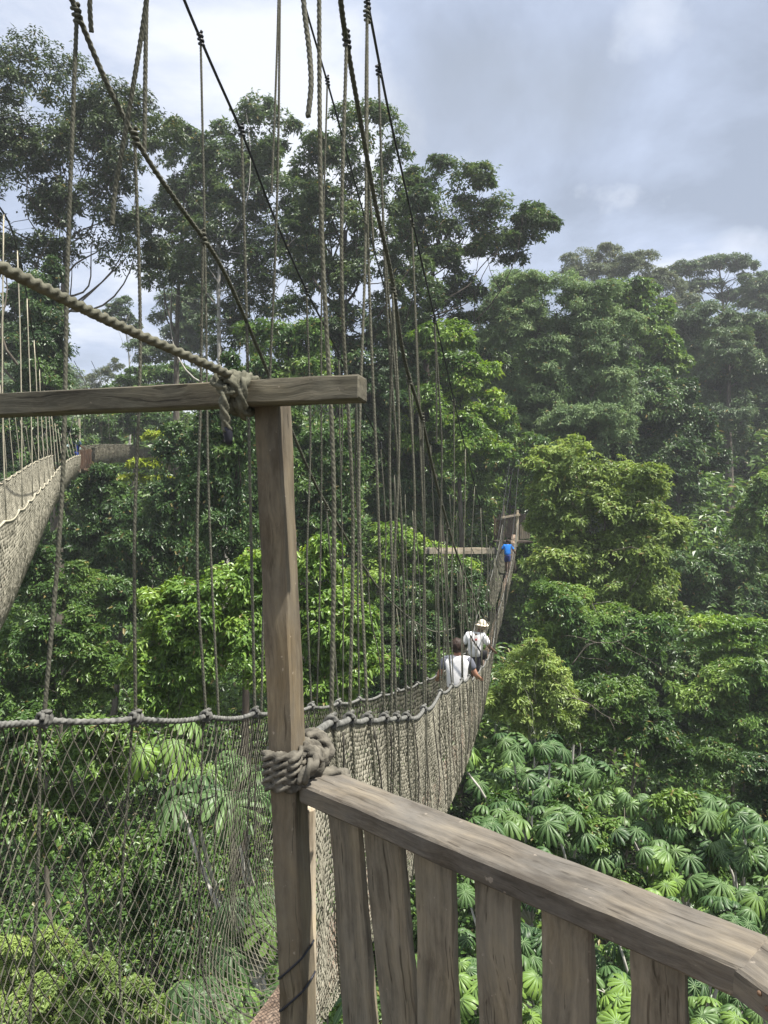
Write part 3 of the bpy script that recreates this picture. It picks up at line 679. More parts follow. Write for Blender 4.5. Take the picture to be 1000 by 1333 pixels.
# --- undergrowth: nobody could count it
def undergrowth():
    g = np.random.default_rng(5)
    n = 5200
    d = 9 + 88 * g.random(n) ** 1.05; px = g.uniform(-120, 1120, n)
    x = (px - 500) / F * d; z = ground_z(x, d) + g.uniform(0, 8.5, n)
    keep = (z < np.where(d < 42, -.1 * d - 1.5, 165e-3 * d - 2)) & ~((np.abs(x - (-.6 + .18 * d)) < 2.2) & (z > -7.5))
    py = 666.5 - z / d * F; keep &= ~((px > 926) & (px < 970) & (py < 715) & (d < 64))
    d, x, z = d[keep], x[keep], z[keep]
    c = np.stack([x, d, z], 1); Vs, Ts, o = [], [], 0
    for k in range(len(c)):
        L = 10 / F * d[k]; m = 130; rc = 26 / F * d[k] * g.uniform(.8, 1.5) + .3
        ld = norm(g.normal(size=(m, 3))); ld[:, 2] = np.abs(ld[:, 2])
        p = c[k] + ld * rc * g.random((m, 1)) ** .4 * [1.2, 1.2, .7]
        nn = norm(np.array([0, 0, .8]) + .5 * ld + g.normal(0, .35, (m, 3))); dd = ld + g.normal(0, .5, (m, 3)); dd[:, 2] -= .4
        V, f = leaf_quads(p, nn, dd, L * g.uniform(.6, 1.3, m), L * .5 * g.uniform(.7, 1.2, m))
        Vs.append(V); Ts.append(f + o); o += len(V)
    return mk('undergrowth', np.concatenate(Vs), np.concatenate(Ts), M['mid'])
tag(undergrowth(), 'dense mixed green undergrowth filling the valley floor below the trees', 'undergrowth', kind='stuff')

def far_wood():
    g = np.random.default_rng(9); lob = []
    for k in range(230):
        d = g.uniform(80, 150); px = g.choice([g.uniform(-150, 70), g.uniform(270, 1150), g.uniform(560, 1150)])
        x = (px - 500) / F * d; gz = float(ground_z(x, d))
        top = P(px, 400 if px > 640 else 470, d)[2] - g.uniform(0, 9)
        z = min(gz + g.uniform(5, 14), top - 3)
        lob.append((np.array([x, d, z]), np.array([5.5, 5.5, 4.2]) * g.uniform(.8, 1.3)))
    p, n, dv, cl = crown_points(lob, .9, .95, .5, .3, g)
    V, f = leaf_quads(p, n, dv, .95 * g.uniform(.6, 1.3, len(p)), .48 * g.uniform(.7, 1.2, len(p)))
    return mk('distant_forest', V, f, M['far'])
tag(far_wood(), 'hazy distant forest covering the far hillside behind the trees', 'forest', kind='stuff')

# bare dead branches caught in the bushes right of the bridge
def dead_branch(label, pts, d, r):
    g = np.random.default_rng(int(pts[0][0])); mb = MB(); w = [P(x, y, d) for x, y in pts]
    path = resample(w, .12); mb.add(*tube(path, np.linspace(r, r * .35, len(path)), 6))
    for k in range(7):
        s = path[int(g.uniform(.15, .9) * (len(path) - 1))]; e = s + g.normal(0, .55, 3) * [1, .6, .8]
        mb.add(*tube(limb_path(s, e, g, .12, 6), np.linspace(r * .5, r * .15, 6), 4))
    o = mb.build('dead_branch', M['bark'], None, True)
    return tag(o, label, 'branch')
dead_branch('bare forked grey branch poking out below the yellow-green tree', [(744, 866), (770, 838), (800, 836), (826, 822)], 22.5, .02)
dead_branch('long pale fallen branch slanting down right of the lime bush', [(745, 908), (765, 915), (785, 930), (812, 942)], 18, .017)

# ------------------------------------------------------------------ near platform
TILT = np.array([-.05, 0, 1.0])
plat = thing('lookout_platform', 'near timber lookout platform with a tall post, overhead beam and slatted handrail', 'platform', (0, 1.6, -1.6))
a_b = np.array([.963, -.27, 0])                 # along the beam, to the right
# posts lean slightly to the left at the top
pb_ = P(393, 1420, 2.1); pt_ = P(355, 520, 2.1)
timber('post', pb_, pt_, .074, .095, M['post'], plat, side=a_b, seed=3, nz=40, wob=.0014)
lb = pb_ - a_b * 1.24; lt = pt_ - a_b * 1.24
timber('post', lb, lt, .074, .095, M['post'], plat, side=a_b, seed=4, nz=30)
bt_r = P(473, 506, 1.95); bt_l = bt_r - a_b * 1.75
bt_l[2] = bt_r[2] + .0
timber('beam', bt_l, bt_r, .075, .066, M['beam'], plat, side=np.cross(a_b, [0, 0, 1.0]), seed=5, nz=40, wob=.001)
# stub pole lashed behind the post
timber('pole', P(404, 1420, 2.2), P(402, 1050, 2.2), .034, .034, M['pale_wood'], plat, side=a_b, bev=.014, seed=8)
# handrail
rz = -.75
f0 = np.array([-.238, 2.05]); f1 = np.array([.565, 1.237]); rd = (f1 - f0) / np.linalg.norm(f1 - f0); rn = np.array([-rd[1], rd[0]])
if rn[1] < 0: rn = -rn
c0 = f0 + rn * .068 - rd * .0; c1 = f1 + rn * .068 + rd * .035
H3 = lambda p, z: np.array([p[0], p[1], z])
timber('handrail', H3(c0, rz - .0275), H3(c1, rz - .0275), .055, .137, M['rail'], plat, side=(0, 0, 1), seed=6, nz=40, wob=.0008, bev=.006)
# the rail turns a corner at the right
rd2 = np.array([math.cos(-math.atan2(.711, .703) - .42), math.sin(-math.atan2(.711, .703) - .42)])
c2 = c1 + rd2 * 1.3
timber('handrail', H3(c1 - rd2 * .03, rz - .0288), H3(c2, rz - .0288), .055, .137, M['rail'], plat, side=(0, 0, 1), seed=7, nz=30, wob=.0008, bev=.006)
for px, py in ((989, 1293), (999, 1313)):       # bolt heads in the corner of the rail
    q = np.array([(px - 500) / F, 1.0]); n2 = np.array([-rd2[1], rd2[0]]); kf = c1 - n2 * .0695 * np.sign(n2[1])
    dd_ = float(np.dot(kf, n2) / np.dot(q, n2)); pc = np.array([q[0] * dd_, dd_, (666.5 - py) / F * dd_])
    V, f = ellipsoid(pc, (.0042, .0042, .0042), 12, 8); mk('bolt_head', V, f, M['red_wood'], plat, True)
# balusters under it
def rail_t(px):                                # where the sight line at px meets the baluster plane
    q = f0 + rn * .055; k = (px - 500) / F
    return (k * q[1] - q[0]) / (rd[0] - k * rd[1])
for n_, (xa, xb, lean) in enumerate([(432, 469, .085), (477, 521, .1), (544, 591, .02), (619, 671, .03), (708, 772, .01), (823, 892, .008)]):
    ta, tb = rail_t(xa), rail_t(xb); tm = (ta + tb) / 2; q = f0 + rn * (.055 + .004 * (n_ % 2)) + rd * tm
    top = H3(q, rz - .0555); bot = H3(q + rd * lean * 1.15, rz - .9)
    timber('baluster', bot, top, (tb - ta), .026, M['slat'], plat, side=H3(rd, 0), seed=20 + n_, nz=18, wob=.0022, bev=.003)
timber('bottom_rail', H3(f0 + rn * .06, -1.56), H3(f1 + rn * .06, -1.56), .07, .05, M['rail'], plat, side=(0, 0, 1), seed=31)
# deck boards under the viewer
for k in range(9):
    yy = -.55 + k * .2
    timber('deck_board', (-1.5, yy, -1.625), (1.15 if yy < .95 else .15 - (yy - 1.0) * .0, yy, -1.625), .19, .04, M['plank'], plat, side=(0, 1, 0), seed=40 + k, nz=8)
# thin dark wire bound round the foot of the post
wz = [(-.052, -.045), (.045, -.058), (.05, .06), (-.05, .06)]
def around(center, ax, ay, hw, hh, rr, turns, rise, up, n=16):
    """rounded-rectangle helix round a bar"""
    out = []
    for k in range(int(turns * n) + 1):
        th = 2*np.pi * k / n
        c, s = math.cos(th), math.sin(th); e = .45
        out.append(center + ax * (hw + rr) * math.copysign(abs(c) ** e, c) + ay * (hh + rr) * math.copysign(abs(s) ** e, s) + up * (rise * k / n))
    return np.array(out)
perp = np.array([.27, .963, 0]); upp = norm(pt_ - pb_)
def post_at(z): return pb_ + (pt_ - pb_) * ((z - pb_[2]) / (pt_[2] - pb_[2]))
wmb = MB()
for z_, s_ in ((-1.27, .0), (-1.36, .0)):
    c = post_at(z_); pth = around(c, a_b, perp, .037, .048, .004, 1.0, .0, upp); pth[:, 2] += .05 * (pth - c) @ a_b / .05
    wmb.add(*tube(pth, .003, 6))
wmb.build('binding_wire', M['tape'], plat, True)

# thick guy rope knotted round the beam
guy = thing('guy_rope', 'thick twisted tan rope slanting down to a knot round the timber beam', 'rope', tuple(P(315, 500, 2.0)))
g0 = P(300, 488, 1.98)
mb = MB(); mb.add(*rope([np.array([-1.35, .1, .62]), np.array([-.95, .72, .5]), P(0, 347, 1.28), P(150, 421, 1.62), g0], .0106, lay=2.6, dp=.45, sides=18)); mb.build('rope', M['rope_tan'], guy, True)
def beam_at(px):
    k = (px - 500) / F; t = (k * bt_r[1] - bt_r[0]) / (a_b[0] - k * a_b[1]); return bt_r + a_b * t
bp = np.cross([0, 0, 1.0], a_b); bp = bp if bp[1] > 0 else -bp
mb = MB(); mb.add(*rope(around(beam_at(306), np.array([0, 0, 1.0]), bp, .033, .0375, .0125, 2.2, .021, a_b), .0125, lay=2.9, dp=.66, sides=18))
bk = beam_at(300) - bp * .058
mb.add(*rope([g0 + [-.02, .0, .0], bk + [0.0, -.012, .035], bk + [.035, -.024, .026], bk + [.045, -.02, -.004], bk + [.01, -.026, .004], bk + [-.01, -.018, .03], bk + [.03, .0, .045], bk + [.06, .03, .044]], .0125, lay=2.9, dp=.66, sides=18))
mb.add(*rope([bk + [.06, .03, .045], bk + [.07, .012, .04], bk + [.066, -.02, .015], bk + [.062, -.012, -.04], bk + [.058, .03, -.062]], .012, lay=2.9, dp=.66, sides=18))
mb.build('knot', M['rope_tan'], guy, True)
tl = [bk + [.02, -.022, .012], bk + [.016, -.03, -.03], bk + [.02, -.024, -.085], bk + [.024, -.02, -.11]]
mb = MB(); mb.add(*rope(tl, .0115, lay=2.9, dp=.66, sides=18)); tail = mb.build('tail', M['rope_tan'], guy, True)
mb = MB(); mb.add(*tube(resample([tl[-1] + [0, 0, .012], tl[-1] + [.003, .002, -.035]], .01), [.0125, .013, .0125, .011, .008][:len(resample([tl[-1] + [0, 0, .012], tl[-1] + [.003, .002, -.035]], .01))] , 10)); mb.build('taped_end', M['tape'], guy, True)

# ------------------------------------------------------------------ the rope bridge
def fz(d):
    d = np.asarray(d, float)
    return np.where(d < 21, -4.25 + 2.65 * (np.abs(21 - d) / 19) ** 2, -4.25 + 2.75 * (np.abs(d - 21) / 18.5) ** 2.6)
xR = smooth_fn([2.1, 2.95, 3.9, 4.85, 7.2, 9.5, 16, 23.3, 31, 39], [-.27, -.21, -.07, .16, .55, 1.0, 2.3, 3.58, 5.22, 7.05])
xL = smooth_fn([2.4, 2.86, 3.2, 3.8, 4.85, 6.5, 9, 15, 16, 23.3, 31, 39], [-1.385, -1.315, -1.075, -.89, -.74, -.4, .19, 1.52, 1.74, 2.95, 4.5, 6.25])
xB = smooth_fn([2.3, 5, 7.3, 13.5, 23.3, 31, 39], [-.27, .23, .66, 1.75, 3.5, 5.15, 7.0])
hR0 = smooth_fn([2.1, 2.95, 3.9, 4.85, 7.2, 9.5, 12], [-.70, -.84, -1.09, -1.34, -1.75, -2.16, float(fz(12)) + 1.05])
kR = np.array([2.95, 3.38, 3.82, 4.22, 4.5, 4.78, 5.6, 7.2, 8.3, 9.5, 10.6, 11.8, 13, 14.3, 15.6, 17, 18.5, 20, 21.5, 23, 24.5, 26, 27.5, 29, 30.5, 32, 33.5, 35, 36.5])
kL = np.array([2.86, 3.2, 3.75, 4.5, 5.1, 5.75, 6.5, 7.2, 8.1, 8.9, 9.4, 10.2, 11, 12, 13.2, 14.4, 15.6, 17, 18.5, 20, 21.5, 23, 24.5, 26, 27.5, 29, 30.5, 32, 33.5, 35, 36.5])
def sag(d, kn, amp):                            # the hand rope dips a little between its hangers
    i = np.clip(np.searchsorted(kn, d), 1, len(kn) - 1); h = kn[i] - kn[i-1]; t = np.clip((d - kn[i-1]) / h, 0, 1)
    return -amp * h * 4 * t * (1 - t)
def zR(d): d = np.asarray(d, float); return np.where(d < 11, hR0(np.minimum(d, 11.9)), fz(d) + 1.05) + sag(d, kR, .035)
def zL(d): d = np.asarray(d, float); return np.where(d < 2.86, -.70 + (float(fz(2.86)) + 1.02 + .70) * (d - 2.4) / .46, fz(d) + 1.03) + sag(d, kL, .03)
bridge = thing('rope_bridge', 'long rope and net walkway running from the near platform to the far treetop platform', 'bridge', (-.6, 2.4, -1.65))

dd = np.arange(2.35, 39.2, .05)
for nm, fx, fzz, kn, st in (('R', xR, zR, kR, 2.12), ('L', xL, zL, kL, 2.42)):
    mb = MB(); dn = np.arange(st, 12, .06)
    pts = np.stack([fx(dn), dn, fzz(dn)], 1)
    s_ = rope(pts, .013 if nm == 'R' else .012); mb.add(*s_)
    df = np.arange(11.95, 39, .15); mb.add(*tube(np.stack([fx(df), df, fzz(df)], 1), .014, 6))
    hr = mb.build('hand_rope', M['rope_hand'], bridge, True)
    for k in kn:                               # hitches where each hanger grips the hand rope
        c = np.array([float(fx(k)), k, float(fzz(k))]); t3 = norm(np.array([float(fx(k + .05)) - float(fx(k)), .05, float(fzz(k + .05)) - float(fzz(k))]))
        sd = norm(np.cross(t3, [0, 0, 1.0])); u3 = np.cross(sd, t3); kb = MB()
        th = np.linspace(0, 2*np.pi * 2.6, 34)
        pk = c + t3 * ((th / th[-1] - .5) * .05)[:, None] + (np.cos(th)[:, None] * sd + np.sin(th)[:, None] * u3) * .021
        if k < 7: kb.add(*rope(pk, .009)); kb.add(*rope([c + u3 * .026 - t3 * .02, c + u3 * .034 + sd * .012, c + u3 * .022 + t3 * .028 - sd * .01, c - u3 * .03 + sd * .016], .009))
        else: kb.add(*tube(pk[::3], .011, 5))
        kb.build('knot', M['rope_dark'] if k < 5 else M['rope_hand'], hr, True)
    if nm == 'R':                              # lashing that ties the hand rope to the post
        lash = MB(); c = post_at(-.775)
        lash.add(*rope(around(c, a_b, perp, .037, .048, .0115, 5.4, .0205, upp, 18), .0135, lay=2.9, dp=.72, sides=18))
        a0 = post_at(-.70) + a_b * .07 - perp * .02; a1 = np.array([float(xR(2.62)), 2.62, float(zR(2.62)) + .0]); ax = norm(a1 - a0)
        s1 = norm(np.cross(ax, [0, 0, 1.0])); s2 = np.cross(s1, ax); th = np.linspace(0, 2*np.pi * 7, 120); w = th / th[-1]
        rad = .03 + .016 * np.sin(np.pi * w)
        lash.add(*rope(a0 + ax * (w * .34)[:, None] + rad[:, None] * (np.cos(th)[:, None] * s1 + np.sin(th)[:, None] * s2), .0145, lay=2.9, dp=.72, sides=18))
        lash.add(*rope([post_at(-.74) + a_b * .06 - perp * .06, post_at(-.70) + a_b * .09 - perp * .055, a0 + ax * .1 - s2 * .0 + [0.02, -.03, .02], a0 + ax * .25 + [.03, -.02, .03]], .0145, lay=2.9, dp=.72, sides=18))
        e0 = a0 + ax * .12
        lash.add(*rope([e0 + [0, -.03, -.01], e0 + [.03, -.06, -.04], e0 + [.075, -.06, -.03], e0 + [.115, -.05, -.045]], .0155, lay=2.9, dp=.72, sides=18))
        lash.add(*rope([e0 + [-.02, -.04, .02], e0 + [.03, -.06, .0], e0 + [.06, -.05, .03], e0 + [.03, -.02, .055], e0 + [-.01, 0, .05]], .014, lay=2.9, dp=.72, sides=18))
        lash.build('lashing', M['rope_lash'], hr, True)

# nets
def net_xyz(side, d, s):
    d = np.asarray(d, float); s = np.asarray(s, float)
    fx, fzz = (xR, zR) if side > 0 else (xL, zL)
    x0, z0 = fx(d), fzz(d) - .01; x1 = (xB(d) - .22) + side * .2; z1 = fz(d) - .07
    if side > 0:
        k = s ** 3; x = x0 + (xB(d) - x0) * s * .9 + (x1 - xB(d)) * k
    else:
        k = np.clip((s - .5) / .5, 0, 1) ** 1.7; x = x0 + (x1 - x0) * k - .03 * np.sin(np.pi * s)
    if side > 0: z = z0 + (z1 - z0) * (1 - (1 - s) ** 1.15)
    else: z = z0 + (z1 - .55 * np.clip((6.5 - d) / 3, 0, 1) - z0) * (1 - np.clip(1 - s / .8, 0, 1) ** 1.35)
    x = x + .018 * np.sin(d * 5.1 + s * 3) * np.sin(np.pi * s) + .012 * np.sin(d * 11.7 - s * 5) * np.sin(np.pi * s)
    z = z + .012 * np.sin(d * 7.3 + s * 2) * np.sin(np.pi * s)
    return np.stack([x, d, z], -1)

def net_strands(side, d0, d1, a, rows, r, g, jit, fn=net_xyz, taper=None):
    n = int((d1 - d0) / a); i = np.arange(n + 1)[None, :]; j = np.arange(rows + 1)[:, None]
    d = d0 + (i + .5 * (j % 2)) * a + g.normal(0, jit * a, (rows + 1, n + 1)); s = j / rows + g.normal(0, jit * .35 / rows, (rows + 1, n + 1))
    s[0] = 0; s[-1] = 1
    d = np.clip(d, d0, d1)
    Pn = fn(side, d, np.clip(s, 0, 1))
    A, B = [], []
    for jj in range(rows):
        if jj % 2 == 0:
            A += [Pn[jj, :], Pn[jj, 1:]]; B += [Pn[jj+1, :], Pn[jj+1, :-1]]
        else:
            A += [Pn[jj, :], Pn[jj, :-1]]; B += [Pn[jj+1, :], Pn[jj+1, 1:]]
    A = np.concatenate(A); B = np.concatenate(B); t = norm(B - A)
    u = norm(np.cross(t, np.array([.3, .2, 1.0]))); w = np.cross(t, u); rr = r * g.uniform(.75, 1.25, (len(A), 1))
    V = []
    for k in range(3):
        th = 2*np.pi * k / 3; o = (math.cos(th) * u + math.sin(th) * w) * rr
        V += [A + o, B + o]
    V = np.stack(V, 1).reshape(-1, 3); b = np.arange(len(A))[:, None] * 6
    Q = np.concatenate([b + [0, 2, 3, 1], b + [2, 4, 5, 3], b + [4, 0, 1, 5]])
    return V, Q

gn = np.random.default_rng(77)
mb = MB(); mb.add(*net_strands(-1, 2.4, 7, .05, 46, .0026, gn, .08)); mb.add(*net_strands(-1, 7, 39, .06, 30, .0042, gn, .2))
nk_d, nk_s = np.meshgrid(np.arange(2.4, 5.2, .05), np.arange(46) / 46 + .5 / 46)
kp = net_xyz(-1, (nk_d + .025 * ((np.arange(46)[:, None]) % 2)).ravel(), (np.arange(46)[:, None] / 46 + 0 * nk_d).ravel())
okt = np.array([[1, 0, 0], [0, 1, 0], [-1, 0, 0], [0, -1, 0], [0, 0, 1], [0, 0, -1]]) * .0042
Vk = (kp[:, None, :] + okt).reshape(-1, 3); bk_ = np.arange(len(kp))[:, None] * 6
mb.add(Vk, np.concatenate([bk_ + [a, (a + 1) % 4, 4] for a in range(4)] + [bk_ + [(a + 1) % 4, a, 5] for a in range(4)]))
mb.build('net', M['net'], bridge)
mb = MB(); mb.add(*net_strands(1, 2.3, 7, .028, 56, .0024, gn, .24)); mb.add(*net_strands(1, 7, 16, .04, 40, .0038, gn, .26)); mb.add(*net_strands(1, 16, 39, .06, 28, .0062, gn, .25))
mb.build('net', M['net_lit'], bridge)
for side in (1, -1):                            # dark cords threaded down the net
    for k in np.concatenate([np.arange(3.15 if side > 0 else 7, 9, .62), np.arange(9, 37, 1.1)]):
        k = k + gn.normal(0, .08); ss = np.linspace(.02, gn.uniform(.75, .99), 14); low = net_xyz(side, np.full(14, k) + .03 * np.sin(ss * 5), ss) + np.array([side * .012, -.006, 0])
        mb = MB(); mb.add(*tube(low, .0045 if k < 9 else .008, 5)); mb.build('net_cord', M['rope_dark2'], bridge, True)
# boards laid end to end on the floor
d_ = 2.5
while d_ < 38.6:
    e_ = d_ + 2.9
    pa = np.array([float(xB(d_)) - .2 + .05 * (d_ < 3), d_, float(fz(d_)) - .05]); pe = np.array([float(xB(e_)) - .22, e_, float(fz(e_)) - .02])
    timber('floor_plank', pa, pe - norm(pe - pa) * .015, .2, .045, M['plank'], bridge, side=(1, 0, 0), seed=int(d_ * 10))
    d_ = e_

# main cables and the ropes they carry
def cable(pts, r, mat, twist):
    w = [P(*p) if len(p) == 3 else np.array(p[:3]) for p in pts]
    mb = MB()
    mb.add(*(rope(resample(w, .1), r) if twist else tube(resample(w, .12), r, 7)))
    o = mb.build('main_cable', mat, bridge, True)
    return resample(w, .02)
c_rb = cable([(445, -150, 3.4), (478, 0, 4.2), (505, 140, 4.9), (527, 240, 5.5), (550, 345, 6.3), (575, 450, 7.5), (600, 560, 9.2), (618, 630, 10.8), (632, 690, 13), (648, 738, 17), (654, 756, 21), (660, 745, 27), (668, 690, 33), (676, 600, 38.5)], .0085, M['cable'], False)
c_lb = cable([(190, -130, 3.5), (240, 0, 3.85), (273, 78, 4.1), (318, 180, 4.55), (350, 265, 5.0), (400, 380, 5.75), (432, 442, 6.4), (480, 545, 7.7), (520, 630, 9.2), (562, 705, 12), (600, 748, 16), (622, 764, 21), (636, 750, 27), (650, 690, 33), (664, 600, 38.5)], .0085, M['cable'], False)
c_x = cable([(362, -120, 4.6), (395, 0, 5.2), (430, 120, 6), (460, 230, 7), (505, 390, 8.6), (535, 500, 10.2), (565, 590, 12.5), (600, 680, 16.5), (625, 735, 21), (645, 735, 28), (668, 610, 38.5)], .008, M['cable'], False)
c_l2 = cable([(40, -130, 2.7), (100, 15, 2.95), (140, 110, 3.1), (188, 200, 3.25), (232, 265, 3.5), (275, 325, 3.85), (330, 440, 4.65), (376, 552, 5.4), (412, 633, 6.1), (449, 697, 7), (490, 762, 8.4), (528, 800, 10.2), (565, 822, 13), (592, 818, 16)], .0105, M['rope'], True)
c_r2 = cable([(432, -130, 2.9), (446, 20, 3.25), (451, 52, 3.4), (470, 160, 3.75), (490, 270, 4.1), (508, 350, 4.4), (525, 460, 4.8), (545, 530, 5.4), (566, 620, 6.8), (588, 700, 8.6), (610, 760, 11), (628, 800, 14), (640, 818, 17)], .0115, M['rope'], True)

def on_cable(c, d):
    return c[np.argmin(np.abs(c[:, 1] - d))]
def bind(c, tdir, r, k):                        # a whipped eye where a hanger meets its cable
    kb = MB(); sd = norm(np.cross(tdir, [0.3, 1.0, .2])); u3 = np.cross(sd, tdir)
    th = np.linspace(0, 2*np.pi * 3.2, 40); pk = c + tdir * ((th / th[-1] - .5) * .07)[:, None] + (np.cos(th)[:, None] * sd + np.sin(th)[:, None] * u3) * (r + .006)
    kb.add(*tube(pk, .008, 6)); return kb
hang_n = [0]
def hanger(top, mid, side, k, r, mat, dark_knot, double=False, bow=0.0):
    hang_n[0] += 1; g = np.random.default_rng(900 + hang_n[0]); mb = MB()
    near = k < 8.5; r = r * g.uniform(.72, .98); top = top + [g.normal(0, .006), 0, 0]
    m1 = top + (mid - top) * .35 + [g.normal(0, .022) + bow, g.normal(0, .03), 0]; m2 = top + (mid - top) * .7 + [g.normal(0, .022) + bow * .6, g.normal(0, .03), 0]
    mb.add(*rope([top, m1, m2, mid], r, near, g.uniform(0, 6)))
    ss = np.linspace(0, 1, 12); low = net_xyz(side, np.full(12, k), ss); low = low + np.array([side * .012, -.008, 0])
    mb.add(*rope(low, r * .75, k < 5))
    if double:                                 # the rope's free end hangs beside it
        e = top + (mid - top) * g.uniform(.3, .55) + [g.normal(.02, .02), g.normal(0, .03), 0]
        mb.add(*rope([top, (top + e) / 2 + [g.normal(0, .02), 0, 0], e], r * .9, near))
    h = mb.build('hanger', mat, bridge, True)
    if near: bind(top, norm(np.array([.1, .35, -.9])), r, k).build('knot', M['cable'] if dark_knot else M['rope'], h, True)

# left side: alternate rope and cable; right side likewise
for n_, k in enumerate(kL):
    mid = np.array([float(xL(k)), k, float(zL(k))])
    cs = c_l2 if (n_ % 2 == 0 or n_ < 3) and k < 13 else c_lb
    top = on_cable(cs, max(k, 2.9) + (rng.normal(0, .07 * k / 5) if n_ > 2 else 0) if n_ else 2.95)
    mid = mid + [0, 0, 0]; hanger(top, mid, -1, k, .0088 if k < 5 else .0085, M['rope'] if k < 9 else M['rope_tan'], cs is c_lb, n_ in (4, 7, 9, 12))
    if k < 24 and n_ in (2, 3, 5, 6, 8, 10, 11, 13, 14, 15, 16, 17):
        k2 = k + .14; mid = np.array([float(xL(k2)), k2, float(zL(k2))]); cs2 = c_lb if cs is c_l2 else c_x
        hanger(on_cable(cs2, max(k2, 4.0)), mid, -1, k2, .0075, M['rope'], True, n_ in (3, 6))
for n_, k in enumerate(kR):
    mid = np.array([float(xR(k)), k, float(zR(k))])
    if n_ == 0: top = P(418, -60, 3.0)
    elif n_ == 1: top = on_cable(c_r2, 3.4)
    elif n_ == 2: top = P(478, 20, 4.22) * np.array([1, 1, 1])
    else: top = on_cable(c_rb if n_ % 2 else c_r2, k + rng.normal(0, .09 * k / 5)) if k < 15 else on_cable(c_rb, k + rng.normal(0, .3))
    hanger(top, mid, 1, k, .0105 if n_ == 0 else .0092, M['rope_tan'] if n_ < 4 else M['rope'] if k < 8 else M['rope_tan'], n_ % 2 == 1, n_ in (3, 5, 7, 8))
    if k < 22 and n_ in (3, 5, 6, 7, 8, 9, 10, 11, 12, 13, 14, 15):
        k2 = k + .16; mid = np.array([float(xR(k2)), k2, float(zR(k2))]); hanger(on_cable(c_r2 if n_ % 2 and k2 < 14 else c_rb, k2 + .1), mid, 1, k2, .0078, M['rope_tan'], False, n_ in (6, 9))

# loose rope ends and one plain rope that pass the picture's top edge
def loose(label, pts, r, mat='rope'):
    mb = MB(); w = [P(*p) for p in pts]; mb.add(*rope(w, r)); o = mb.build('loose_rope', M[mat], None, True)
    return tag(o, label, 'rope')
loose('frayed free rope end dangling alone against the sky near the top centre', [(392, -90, 2.9), (396, 10, 2.9), (403, 70, 2.88), (405, 110, 2.86), (401, 152, 2.85)], .0098)
loose('free rope end hanging over the left tree, crossing the slanting main rope', [(198, -60, 3.05), (188, 20, 3.08), (172, 120, 3.1), (160, 190, 3.12), (149, 255, 3.14), (146, 293, 3.14)], .0095)
loose('short rope loop beside the uppermost knot at the top left', [(122, -60, 2.93), (117, 10, 2.93), (119, 42, 2.96)], .009)
loose('plain rope running straight down from the top edge to the slanting main rope', [(192, -60, 3.24), (190, 40, 3.245), (188, 200, 3.25)], .009)

# pale crossbeam among the far ropes
cb = thing('crossbeam', 'pale sawn timber crossbeam hung among the far ropes left of the walker in blue', 'beam', tuple(P(600, 717, 28)))
timber('beam', P(553, 717, 28), P(646, 717, 28), .22, .2, M['pale_wood'], cb, side=(0, 0, 1), seed=61, wob=.003)
mb = MB()
for px in (556, 643): mb.add(*tube(around(P(px, 717, 28), np.array([0, 0, 1.0]), np.array([0, 1.0, 0]), .11, .1, .02, 2, .04, np.array([1.0, 0, 0])), .02, 6))
mb.build('lashing', M['rope_dark'], cb, True)

# ------------------------------------------------------------------ far platform
def slat_panel(name, a, b, h, n, mat, parent, seed=0):
    """vertical boards between a and b"""
    mb = MB(); a = np.asarray(a, float); b = np.asarray(b, float); L = np.linalg.norm(b - a); u = (b - a) / L; v = np.cross([0, 0, 1.0], u); g = np.random.default_rng(seed)
    for k in range(n):
        c = a + u * L * (k + .5) / n; w = L / n * g.uniform(.72, .9); hh = h * g.uniform(.94, 1.03)
        V, f = box(w, .03, hh, .004); V = c + V[:, :1] * u + V[:, 1:2] * v + np.array([0, 0, 1.0]) * (V[:, 2:3] + hh / 2); mb.add(V, f)
    for z in (.12, .88):
        V, f = box(L, .05, .08, .005, axis=0); V = (a + b) / 2 + V[:, :1] * u + V[:, 1:2] * v + np.array([0, 0, 1.0]) * (V[:, 2:3] + h * z) + v * .042; mb.add(V, f)
    return mb.build(name, mat, parent)
D = 39.5; fp0 = P(668, 703, D)
fp = thing('far_platform', 'small far treetop platform of brown boards at the end of the long bridge', 'platform', tuple(fp0))
timber('deck', P(645, 705, D + .9), P(689, 705, D + .9), 2.2, .1, M['bark_dark'], fp, side=(0, 1, 0), seed=71)
slat_panel('railing', P(643, 701, D), P(655, 701, D), 1.05, 5, M['red_wood'], fp, 1)
slat_panel('railing', P(677, 702, D), P(690, 701, D + .1), .8, 6, M['slat'], fp, 2)
slat_panel('railing', P(649, 700, D + 2.0), P(688, 700, D + 2.0), 1.35, 14, M['bark_dark'], fp, 3)
timber('post', P(655, 712, D - .1), P(656, 658, D - .1), .1, .1, M['slat'], fp, seed=72)
timber('post', P(673, 712, D - .1), P(674, 664, D - .1), .12, .1, M['pale_wood'], fp, seed=73)
timber('beam', P(653, 674, D - .22), P(677, 670, D - .22), .1, .1, M['pale_wood'], fp, seed=74, side=(0, 0, 1))

